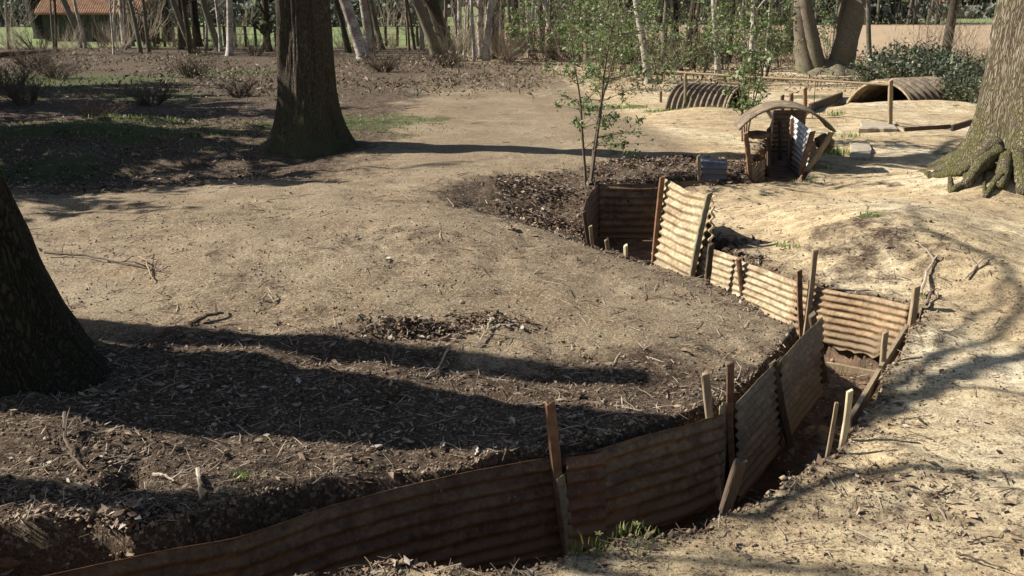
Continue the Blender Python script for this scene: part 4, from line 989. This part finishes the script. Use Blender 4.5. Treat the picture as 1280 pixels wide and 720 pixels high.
tall = [scrub(on(600, 74), 3.6, 16, 'tall bare brushwood beside the pale clump', 3, 'twig_pale', 'tall bare brushwood in the wood'), scrub(on(880, 88), 3.4, 18, 'tall bare brushwood right of the darkest slim trunk', 4, 'twig', 'tall bare brushwood in the wood')]
for i, u in enumerate([15, 120, 180, 235, 300, 440, 490, 530, 580, 625, 650, 675, 705, 722, 745, 765, 785, 822, 905, 950, 1130, 1160, 1200, 1215]):
    c = tall[i % 2].copy(); COL.objects.link(c); vv_ = rng.uniform(64, 82) if u > 560 else rng.uniform(56, 66); c.location = on(u, vv_+(20 if u > 1100 else 0)); c.rotation_euler = (0, 0, i*2.1)
    s = rng.uniform(.8, 1.3)*(.7 if u > 1100 else 1); c.scale = (s, s, s); c['label'] = near_lab('tall bare brush by the ', u)

br = scrub(on(30, 130), 1.0, 40, 'dark bramble tangle at the left edge beside the mossy mound', 6, 'twig', 'bramble tangles on the shaded left ground')
for i, (u, v_, s_, lb) in enumerate(((10, 110, 1.2, 'bramble tangle at the far left edge below the shed'), (70, 98, 1., 'bramble tangle left of centre below the shed'), (120, 150, .7, 'bramble tangle behind the mossy mound'), (190, 130, .8, 'bramble tangle midway to the huge shaded trunk'), (240, 96, .9, 'bramble tangle below the white birch'), (300, 120, .7, 'bramble tangle just left of the huge shaded trunk'), (480, 90, .8, 'bramble tangle below the crossing pair of trunks'), (560, 84, .9, 'bramble tangle left of the pale clump'), (40, 84, 1.2, 'bramble tangle at the foot of the thick dark trunk'))):
    c = br.copy(); COL.objects.link(c); c.location = on(u, v_); c.rotation_euler = (0, 0, i*1.9); c.scale = (s_*1.3, s_*1.3, s_*.8); c['label'] = lb

# ------------------------------------------------------------------ far things: shed, fence, hedges, houses
M['tile'] = mat_simple('clay_tiles', (.2, .1, .055), (.42, .24, .13), 3, .85, .5)
M['shed_wall'] = mat_simple('shed_boards', (.035, .04, .03), (.07, .075, .055), 2, .9, .3)
def box(mb, c, s, m=0):
    cx, cy, cz = c; a, b, h = s[0]/2, s[1]/2, s[2]/2
    V = [(cx+i*a, cy+j*b, cz+k*h) for i in (-1, 1) for j in (-1, 1) for k in (-1, 1)]
    mb.add(V, [(0, 1, 3, 2), (4, 6, 7, 5), (0, 4, 5, 1), (2, 3, 7, 6), (0, 2, 6, 4), (1, 5, 7, 3)], m)
D = 66.; cL, cR = PY(62, 50, D).x, PY(178, 50, D).x; W_ = cR-cL
t = empty('shed', ((cL+cR)/2, D+2, 0), 'low dark shed with orange clay tile roof behind the trees top left', 'shed')
mb = MB(); box(mb, (-.3, 0, .85), (W_, 4, 2.3)); mb.build('wall', M['shed_wall'], t)
V = []; Fs = []; nr, ncol = 14, 90
for i in range(nr+1):
    for j in range(ncol+1):
        V.append((-W_/2-.6+(W_+.9)*j/ncol, -2.45+2.5*i/nr, 1.75+1.6*i/nr+.05*abs(math.sin(j*math.pi/2))+(.0 if i % 2 else .035)))
n0 = len(V); V += [(v[0], v[1], v[2]-.12) for v in V]
for i in range(nr):
    for j in range(ncol):
        a = i*(ncol+1)+j; Fs.append((a, a+1, a+ncol+2, a+ncol+1)); Fs.append((a+n0, a+n0+ncol+1, a+n0+ncol+2, a+n0+1))
for j in range(ncol): Fs.append((j, j+n0, j+n0+1, j+1))
mb = MB(); mb.add(V, Fs); mb.build('roof', M['tile'], t)
mb = MB(); mb.add([(-W_/2-.6, 2.45, 1.75), (W_/2+.3, 2.45, 1.75), (W_/2+.3, .05, 3.3), (-W_/2-.6, .05, 3.3)], [(0, 1, 2, 3)]); mb.build('roof_back', M['tile'], t)
M['black'] = mat_simple('dark_opening', (.01, .01, .01), (.02, .02, .018), 3, .9, 0)
mb = MB(); box(mb, (W_/2-.75, -2.05, .75), (.8, .1, 1.8)); mb.build('door', M['black'], t)
mb = MB(); box(mb, (W_/2-.75, -2.12, .9), (.85, .06, .09)); mb.build('crossbar', M['timber_pale'], t)
# field fence on the left
def fence(u0, u1, D, n, h, label):
    a, b = PY(u0, 50, D).x, PY(u1, 50, D).x; t = empty('field_fence', (a, D, 0), label, 'fence')
    for i in range(n):
        o = stake(((a+(b-a)*i/(n-1)), D, -.1), ((a+(b-a)*i/(n-1))+random.Random(i).uniform(-.05, .05), D, h), w_=.14, kind='sq', mat='timber_dark', name='post', label=None); sub(o, t)
    for k, hh in enumerate((.35, .65, .95)):
        mb = MB(); mb.tube([((b-a)*i/8, 0, hh*h/1.1) for i in range(9)], .012, 4); mb.build('wire', M['picket'], t)
fence(180, 345, 58.5, 14, 1.15, 'post and wire fence before the bright green field on the left')
fence(470, 640, 59, 14, 1.15, 'post and wire fence before the green field behind the crossing trunks')
def hedge(x0, x1, y, h, dep, mats, label, seed, n, ls, kind='stuff', name='hedge'):
    rs = np.random.RandomState(seed); C = np.stack([rs.uniform(x0, x1, n), y+rs.normal(size=n)*dep, rs.rand(n)], -1)
    C[:, 2] = C[:, 2]**.8*h*(.65+.5*vn(C[:, 0]*.25+seed, C[:, 0]*0)+.2*vn(C[:, 0]*1.3, C[:, 0]*0+3))
    V, Fs = leaf_quads(C, ls, rs, asp=.8); mi = rs.choice(3, n, p=[.45, .35, .2]); o = link_mesh(name, V, Fs, mats, None, np.concatenate([mi, mi])); tag(o, label, None, None, kind); return o
FARL = [mat_simple('far_foliage_a', (.09, .1, .08), (.14, .15, .12), 1, .9, 0), mat_simple('far_foliage_b', (.14, .15, .13), (.2, .2, .18), 1, .9, 0), mat_simple('far_foliage_c', (.1, .13, .06), (.16, .2, .1), 1, .9, 0)]
hedge(-75, -8, 104, 2.6, 1.2, FARL, 'clipped green hedge across the left field', 1, 15000, .2)
hedge(-160, -10, 170, 5, 3, FARL, 'grey green far tree line beyond the left field', 2, 16000, .7, name='far_treeline')
hedge(5, 160, 150, 2.2, 1.5, FARL, 'low hedge across the far right fields', 3, 9000, .4)
hedge(-10, 400, 520, 9, 12, FARL, 'grey far woods on the horizon', 4, 26000, 1.8, name='far_treeline')
hedge(-400, 0, 420, 9, 8, FARL, 'grey far woods on the left horizon', 7, 20000, 1.8, name='far_treeline')
hedge(2, 50, 118, 6, 3, FARL, 'grey twiggy far wood behind the ploughed field', 5, 15000, .22, name='far_woodland')
# grey trunks of that far wood
rng2 = random.Random(9); mb = MB()
for i in range(170):
    x_ = rng2.uniform(0, 48); y_ = rng2.uniform(110, 124); mb.tube([(x_, y_, 0), (x_+rng2.uniform(-.3, .3), y_, 4), (x_+rng2.uniform(-.5, .5), y_, 9)], [rng2.uniform(.1, .22), .12, .05], 5)
tag(mb.build('far_trunks', M['bark_grey']), 'mass of thin grey trunks of the far wood', None, None, 'stuff')
M['red_roof'] = mat_simple('red_roof', (.45, .13, .08), (.6, .2, .12), .5, .8, 0); M['slate'] = mat_simple('slate_roof', (.08, .1, .14), (.13, .16, .22), .5, .7, 0)
M['render_wall'] = mat_simple('cream_wall', (.5, .47, .42), (.65, .62, .56), .4, .9, 0)
for u, wpx, roof, D, lb in ((1123, 22, 'red_roof', 340, 'tiny distant house with a red roof on the horizon'), (1141, 20, 'slate', 360, 'tiny distant house with a slate blue roof on the horizon'), (1172, 14, 'red_roof', 400, 'small pale distant house right of the slate roofed one'), (1030, 16, 'slate', 400, 'pale distant house beside the forked tree stems')):
    c = PY(u, 5, D); W_ = wpx*D/F; h = 2.6; t = empty('house', (c.x, D, 0), lb, 'house', 'distant houses on the horizon')
    mb = MB(); box(mb, (0, 0, h/2-.3), (W_, 7, h)); mb.build('wall', M['render_wall'], t)
    mb = MB(); a = W_/2+.3; V = [(-a, -3.8, h-.5), (a, -3.8, h-.5), (a, 3.8, h-.5), (-a, 3.8, h-.5), (-a+1, 0, h+1.9), (a-1, 0, h+1.9)]
    mb.add(V, [(0, 1, 5, 4), (2, 3, 4, 5), (1, 2, 5), (3, 0, 4), (3, 2, 1, 0)]); mb.build('roof', M[roof], t)
    for xx in (-.3, .05, .3):
        mb = MB(); box(mb, (xx*W_, -3.53, 1.2), (.9, .1, 1.1)); mb.build('window', M['black'], t)

# ------------------------------------------------------------------ ground cover
rs = np.random.RandomState(12)
def scatter(n, fn, reg):                 # candidate positions kept with probability fn
    out = []; tot = 0
    while tot < n:
        u = rs.uniform(reg[0], reg[2], 40000); v_ = rs.uniform(reg[1], reg[3], 40000)
        b = 360-v_; dz = -F*sp+b*cp; dy = F*cp+b*sp; tt = -CAM_H/dz; x_ = (u-640)*tt; y_ = dy*tt
        mk = masks(x_, y_); p_ = fn(x_, y_, mk); kp = rs.rand(40000) < p_
        out.append(np.stack([x_[kp], y_[kp]], -1)); tot += kp.sum()
    a = np.concatenate(out)[:n]; return a
reg = (-250, 130, 1500, 800)
def dens(x_, y_, mk): return np.clip(mk['lit'], 0, 1)**1.6*(.1+.9*ss(.5, .72, vn(x_*2.6+9, y_*2.6)))*.5+.02
a = scatter(8500, dens, reg); z_ = ground_z(a[:, 0], a[:, 1])
C = np.concatenate([a, (z_+.012)[:, None]], 1)
V, Fs = leaf_quads(C, .021, rs, flat=.75, asp=.42); mi = rs.choice(4, len(C), p=[.27, .42, .24, .07])
tag(link_mesh('leaf_litter', V, Fs, DRY, None, np.concatenate([mi, mi])), 'dry brown fallen leaves covering the shaded banks', None, None, 'stuff')
for k_, (rg_, n_) in enumerate((((620, 150, 960, 330), 8000), ((0, 120, 330, 250), 5000))):
    a = scatter(n_, lambda x_, y_, mk: mk['lit']**2*(mk['st'] < 0)*(.1+.9*ss(.25, .75, vn(x_*1.6, y_*1.6))), rg_); z_ = ground_z(a[:, 0], a[:, 1])+.015+rs.rand(len(a))*.02
    V, Fs = leaf_quads(np.concatenate([a, z_[:, None]], 1), .028, rs, flat=.6, asp=.4); mi = rs.choice(4, len(a), p=[.14, .36, .45, .05])
    tag(link_mesh('leaf_litter', V, Fs, DRY, None, np.concatenate([mi, mi])), 'deep brown fallen leaves filling a hollow', None, None, 'stuff')
# crumbs and clods of earth
a = scatter(42000, lambda x_, y_, mk: .14-.07*mk['rt']+mk['lit']*.5+.5*np.exp(-(mk['st']/.12)**2), (-200, 200, 1450, 790)); z_ = ground_z(a[:, 0], a[:, 1]); n = len(a)
sz = (.003+.009*rs.rand(n)**3)*(1+.07*(a[:, 1]-4)); lipm = np.exp(-(masks(a[:, 0], a[:, 1])['st']/.12)**2); sz = sz*(1+1.3*lipm*rs.rand(n)); o6 = np.array([(1, 0, 0), (0, 1, 0), (-1, 0, 0), (0, -1, 0), (0, 0, 1), (0, 0, -1)], float)
V = (np.concatenate([a, z_[:, None]+sz[:, None]*.3], 1)[:, None]+o6[None]*sz[:, None, None]*rs.uniform(.5, 1.2, (n, 6, 1))).reshape(-1, 3)
f8 = np.array([(0, 1, 4), (1, 2, 4), (2, 3, 4), (3, 0, 4), (1, 0, 5), (2, 1, 5), (3, 2, 5), (0, 3, 5)]); Fs = (np.arange(n)[:, None, None]*6+f8[None]).reshape(-1, 3)
mi = np.repeat(rs.choice(3, n, p=[.66, .26, .08]), 8)
tag(link_mesh('soil_crumbs', V, Fs, [M['clod'], DRY[0], M['stone']], None, mi), 'crumbs of earth and grit on the banks', None, None, 'stuff')
# short twigs
a = scatter(6000, lambda x_, y_, mk: (.22*ss(.45, .6, vn(x_*1.7, y_*2.2))+.03)*(1-.45*mk['rt'])+mk['lit']*.5, reg); z_ = ground_z(a[:, 0], a[:, 1]); mb = MB(); rg = random.Random(3)
for (x_, y_), zz in zip(a, z_):
    an = rg.uniform(0, 3.14); L = rg.uniform(.02, .09)*(1+.1*(y_-4)); d = Vector((math.cos(an), math.sin(an), rg.uniform(-.1, .25)))*L; c = Vector((x_, y_, zz+.008)); r_ = rg.uniform(.0012, .003)*(1+.1*(y_-4))
    mb.tube([c-d, c+Vector((rg.uniform(-.01, .01), rg.uniform(-.01, .01), .004)), c+d], [r_, r_, r_*.6], 3, m=rg.randrange(3), cap=False)
tag(mb.build('twig_litter', [M['twig'], M['twig_pale'], M['timber_dark']]), 'short dry twigs strewn on the ground', None, None, 'stuff')
n = 42000; x_ = rs.uniform(-26, 30, n); y_ = rs.uniform(26, 46, n)+rs.rand(n)*4; kp = (vn(x_*.5, y_*.5)+.35*vn(x_*2, y_*2) > .55) & (np.abs(x_) < y_*.62)
x_ = x_[kp]; y_ = y_[kp]; n = len(x_); z_ = ground_z(x_, y_)+rs.rand(n)**2*.4
V, Fs = leaf_quads(np.stack([x_, y_, z_], -1), .055, rs, asp=.28); mi = rs.choice(5, n, p=[.3, .3, .14, .06, .2])
tag(link_mesh('undergrowth', V, Fs, DRY+[LEAF[1]], None, np.concatenate([mi, mi])), 'brown leaves and low weeds on the wood floor', None, None, 'stuff')
# grass
def tufts(spots, name, label, hgt, seed):
    rs = np.random.RandomState(seed); V = []; Fs = []; mi = []
    for u, v_, n, rad, h in spots:
        c = on(u, v_)
        for _ in range(n):
            an = rs.rand()*6.28; r_ = rad*rs.rand()**.5; x_ = c.x+math.cos(an)*r_; y_ = c.y+math.sin(an)*r_; z_ = c.z-.01 if rad < .3 else gz(x_, y_)
            L = h*rs.uniform(.4, 1.1); b = rs.rand()*6.28; bx, by = math.cos(b)*L*rs.uniform(.1, .6), math.sin(b)*L*rs.uniform(.1, .6); w2 = .0022+.0004*c.y; k = len(V)
            px, py = -math.sin(b)*w2, math.cos(b)*w2
            V += [(x_-px, y_-py, z_), (x_+px, y_+py, z_), (x_+bx*.4+px*.7, y_+by*.4+py*.7, z_+L*.6), (x_+bx*.4-px*.7, y_+by*.4-py*.7, z_+L*.6), (x_+bx, y_+by, z_+L)]
            Fs += [(k, k+1, k+2, k+3), (k+3, k+2, k+4)]; m_ = int(rs.rand() < .3); mi += [m_, m_]
    o = link_mesh(name, V, Fs, GRASS, None, mi); tag(o, label, None, None, 'stuff')
tufts([(430, 714, 14, .04, .22), (575, 702, 40, .08, .06), (510, 706, 22, .05, .05), (620, 700, 26, .07, .06), (740, 682, 60, .12, .07), (800, 670, 60, .14, .06), (905, 634, 26, .05, .07), (690, 694, 26, .06, .09),
       (1042, 560, 30, .06, .14), (1113, 445, 24, .04, .07), (300, 598, 60, .05, .04), (1085, 312, 60, .12, .06), (985, 320, 60, .15, .06), (1005, 222, 120, .25, .09), (1020, 210, 90, .25, .1), (930, 222, 50, .2, .07),
       (1040, 190, 120, .35, .16), (1060, 170, 50, .3, .1), (1040, 150, 50, .3, .1), (830, 140, 150, .5, .07), (880, 142, 90, .5, .08), (770, 132, 150, .9, .08), (1210, 190, 40, .3, .05), (1185, 238, 20, .2, .05), (1150, 372, 22, .06, .04), (1170, 650, 8, .02, .05),
       (60, 172, 900, 3.2, .07), (250, 165, 500, 2.5, .07), (150, 158, 300, 1.3, .09), (440, 158, 500, 2.2, .06), (60, 110, 400, 4, .12), (960, 205, 30, .1, .08)], 'grass', 'sparse green grass blades on rims and mounds', .1, 4)
# little yellow green seedlings on the near rim
for u, v_, h, lb in ((462, 704, .09, 'tiny seedling with a yellow green leaf whorl on the near rim, leftmost'), (748, 684, .10, 'tiny yellow green seedling on the near rim right of the tall red picket'), (795, 668, .07, 'tiny pale seedling on the near rim below the brown sheet')):
    c = on(u, v_); t = empty('seedling', c, lb, 'seedling', 'seedlings on the near rim')
    mb = MB(); mb.tube([(0, 0, -.01), (.005, 0, h*.5), (0, .003, h)], .0018, 4); mb.build('stem', GRASS[0], t)
    mb = MB()
    for k in range(5):
        an = k*1.26; d = Vector((math.cos(an), math.sin(an), .15)); q_ = Vector((-math.sin(an), math.cos(an), 0)); o_ = Vector((0, 0, h))
        mb.add([o_, o_+d*.014+q_*.006, o_+d*.026, o_+d*.014-q_*.006], [(0, 1, 2, 3)])
    mb.build('leaves', GRASS[1], t)
# fallen sticks one can pick out
def stick(pts, r, mat, label, seed, forks=1):
    rng = random.Random(seed); P_ = [on(u, v_)+Vector((0, 0, h)) for u, v_, h in pts]; o0 = P_[0].copy(); mb = MB(); path = []
    for a, b in zip(P_, P_[1:]):
        for k in range(5): path.append(a.lerp(b, k/5)+Vector((rng.uniform(-.006, .006), rng.uniform(-.006, .006), rng.uniform(-.003, .006))))
    path.append(P_[-1]); n = len(path)
    mb.tube([p-o0 for p in path], [r*(1-.6*i/n) for i in range(n)], 6)
    for _ in range(forks):
        i = rng.randrange(2, n-1); d = Vector((rng.uniform(-1, 1), rng.uniform(-1, 1), .3)).normalized(); L = rng.uniform(.08, .25); mb.tube([path[i]-o0, path[i]-o0+d*L*.5+Vector((0, 0, .02)), path[i]-o0+d*L], [r*.6, r*.4, r*.2], 4)
    o = mb.build('fallen_stick', M[mat]); o.location = o0; tag(o, label, 'stick', 'fallen sticks on the ground')
stick([(-20, 74, .15), (30, 70, .15), (75, 66, .12)], .16, 'timber_dark', 'fallen dark log at the top left below the shed', 40, 2)
stick([(60, 345, .05), (110, 348, .03), (170, 360, .02), (215, 372, .02)], .013, 'twig', 'long forked stick lying right of the huge dark left trunk', 1, 4)
stick([(175, 352, .05), (186, 360, .05), (192, 375, .03), (194, 382, .02)], .010, 'timber', 'pale bent stick propped at the end of the long forked stick', 2, 2)
stick([(240, 432, .02), (262, 424, .04), (282, 420, .03)], .022, 'timber_dark', 'short thick dark bark piece at the edge of the first shadow band', 3)
stick([(330, 402, .02), (337, 400, .06), (345, 404, .02)], .012, 'twig_pale', 'small curled stick standing in the sunlit part of the left bank', 4)
stick([(614, 428, .05), (608, 440, .03), (596, 450, .02)], .01, 'twig_pale', 'pale crooked twig on the right of the leaf clump', 5, 2)
stick([(560, 457, .03), (548, 470, .02), (532, 480, .02)], .009, 'twig_pale', 'curved twig lying below the leaf clump', 6)
stick([(495, 455, .03), (490, 468, .03), (492, 478, .01)], .009, 'twig', 'short twig hanging below the leaf clump on its left', 7)
stick([(192, 592, .04), (205, 598, .03), (218, 606, .02)], .012, 'twig_pale', 'snapped stick end beside the dark pit bottom left', 8)
stick([(218, 570, .06), (205, 583, .05), (192, 596, .03)], .006, 'twig', 'thin twig crossing the snapped stick beside the dark pit', 9)
stick([(85, 545, .08), (83, 565, .05), (95, 582, .04), (110, 592, .02)], .012, 'twig', 'bent root like stick left of the dark pit', 10, 3)
stick([(248, 592, .03), (250, 608, .03), (251, 625, .02)], .014, 'twig_pale', 'stubby vertical stick on the slope right of the dark pit', 11, 0)
stick([(1195, 694, .03), (1225, 706, .03), (1262, 718, .02)], .007, 'timber_dark', 'dark stick in the bottom right corner', 12, 0)
stick([(1210, 678, .01), (1232, 674, .02), (1250, 672, .01)], .005, 'timber_dark', 'thin short stick above the dark corner stick', 13, 0)
stick([(1172, 616, .01), (1186, 610, .02)], .008, 'timber_dark', 'small dark stick in the lower shadow line on the right bank', 14, 0)
stick([(1150, 375, .05), (1156, 360, .04), (1166, 352, .03)], .016, 'twig_pale', 'pale exposed root loop right of the square end post', 15, 2)
stick([(1158, 388, .03), (1163, 372, .06), (1170, 378, .02)], .014, 'twig', 'second exposed root loop right of the square end post', 16, 1)
stick([(1205, 366, .02), (1222, 358, .03), (1238, 352, .02)], .01, 'twig_pale', 'pale stick lying on the path right of the orange sheet', 17, 1)
stick([(460, 438, .02), (480, 434, .04), (500, 432, .05), (520, 436, .04)], .009, 'twig_pale', 'long pale stem lying across the front of the leaf clump', 18, 1)
stick([(1012, 590, .02), (1000, 585, .06), (985, 600, .05)], .004, 'twig_pale', 'thin bent dry stalk over the near rim below the two short stakes', 19, 1)
# leaf clump at the shadow edge and litter spilling into the pit
def clump(u, v_, n, rx, ry, hz, label, seed, ls=.035):
    rs = np.random.RandomState(seed); c = on(u, v_); q_ = rs.normal(size=(n, 3))*.5; C = np.stack([q_[:, 0]*rx, q_[:, 1]*ry, np.zeros(n)], -1)
    rr = np.hypot(C[:, 0]/rx, C[:, 1]/ry); zz = ground_z(C[:, 0]+c.x, C[:, 1]+c.y)-c.z; C[:, 2] = zz+hz*rs.rand(n)*np.exp(-rr**2*1.5)+.01
    V, Fs = leaf_quads(C, ls, rs, flat=.4, asp=.5); mi = rs.choice(4, n, p=[.25, .4, .25, .1]); o = link_mesh('leaf_pile', V, Fs, DRY, None, np.concatenate([mi, mi])); o.location = c; tag(o, label, None, None, 'stuff')
clump(520, 436, 1000, .36, .16, .08, 'heap of dry leaves and stems at the edge of the first shadow band', 31, .019)
clump(160, 648, 260, .16, .14, .06, 'spill of curled dry leaves beside the dark pit in the bottom left', 32, .026)
clump(600, 425, 500, .4, .16, .04, 'loose scatter of dry leaves right of the leaf heap', 33, .018)
# single big dry leaves
for k, (u, v_, s, lb) in enumerate(((640, 530, .05, 'large pale crumpled leaf left of the tall red picket top'), (722, 526, .06, 'large pale folded leaf right of the tall red picket'), (510, 553, .045, 'pale double leaf on the dark bank'), (553, 562, .04, 'small pale leaf on the dark bank'), (594, 568, .05, 'narrow pale leaf above the long sheet edge'), (288, 545, .05, 'single pale leaf on the bank right of the dark pit'), (617, 575, .045, 'flat pale leaf touching the long sheet edge'))):
    c = on(u, v_); rg = random.Random(k); mb = MB(); an = rg.uniform(0, 6); V = []; Fs = []
    d = Vector((math.cos(an), math.sin(an), .05)); q_ = Vector((-math.sin(an), math.cos(an), .1)); K = 8
    for i in range(K+1):
        t_ = i/K; w2 = s*.42*math.sin(math.pi*min(1, t_*1.02+.02))*(1 if i % 2 else .62)+.001; zc = .012+.008*math.sin(t_*5+k)
        for sg in (-1, 0, 1): V.append(d*(s*(t_*2-1))+q_*(sg*w2)+Vector((0, 0, zc+(.012 if sg else 0)+rg.uniform(0, .008))))
    for i in range(K):
        for j in range(2): Fs.append((i*3+j, i*3+j+1, i*3+j+4, i*3+j+3))
    mb.add(V, Fs); o = mb.build('dry_leaf', DRY[3]); o.location = c; tag(o, lb, 'dry leaf', 'large dry leaves on the left bank')
for k, (u, v_, r_, lb) in enumerate(((1255, 662, .022, 'small white stone on the sandy bank bottom right'), (1175, 593, .016, 'small pale pebble on the lower shadow line'), (1103, 455, .03, 'pale stone at the end of the wet plank'), (60, 560, .02, 'round pebble on the dark bank far left'), (1070, 545, .012, 'pebble beside the pale sunlit stake'), (268, 532, .02, 'grey pebble on the shaded left bank'))):
    c = on(u, v_); clod(c+Vector((0, 0, r_*.3)), r_, r_*.8, r_*.6, 'pebble', M['stone'], lb, 'pebble', 'pebbles on the banks', seed=k+40, n=8)
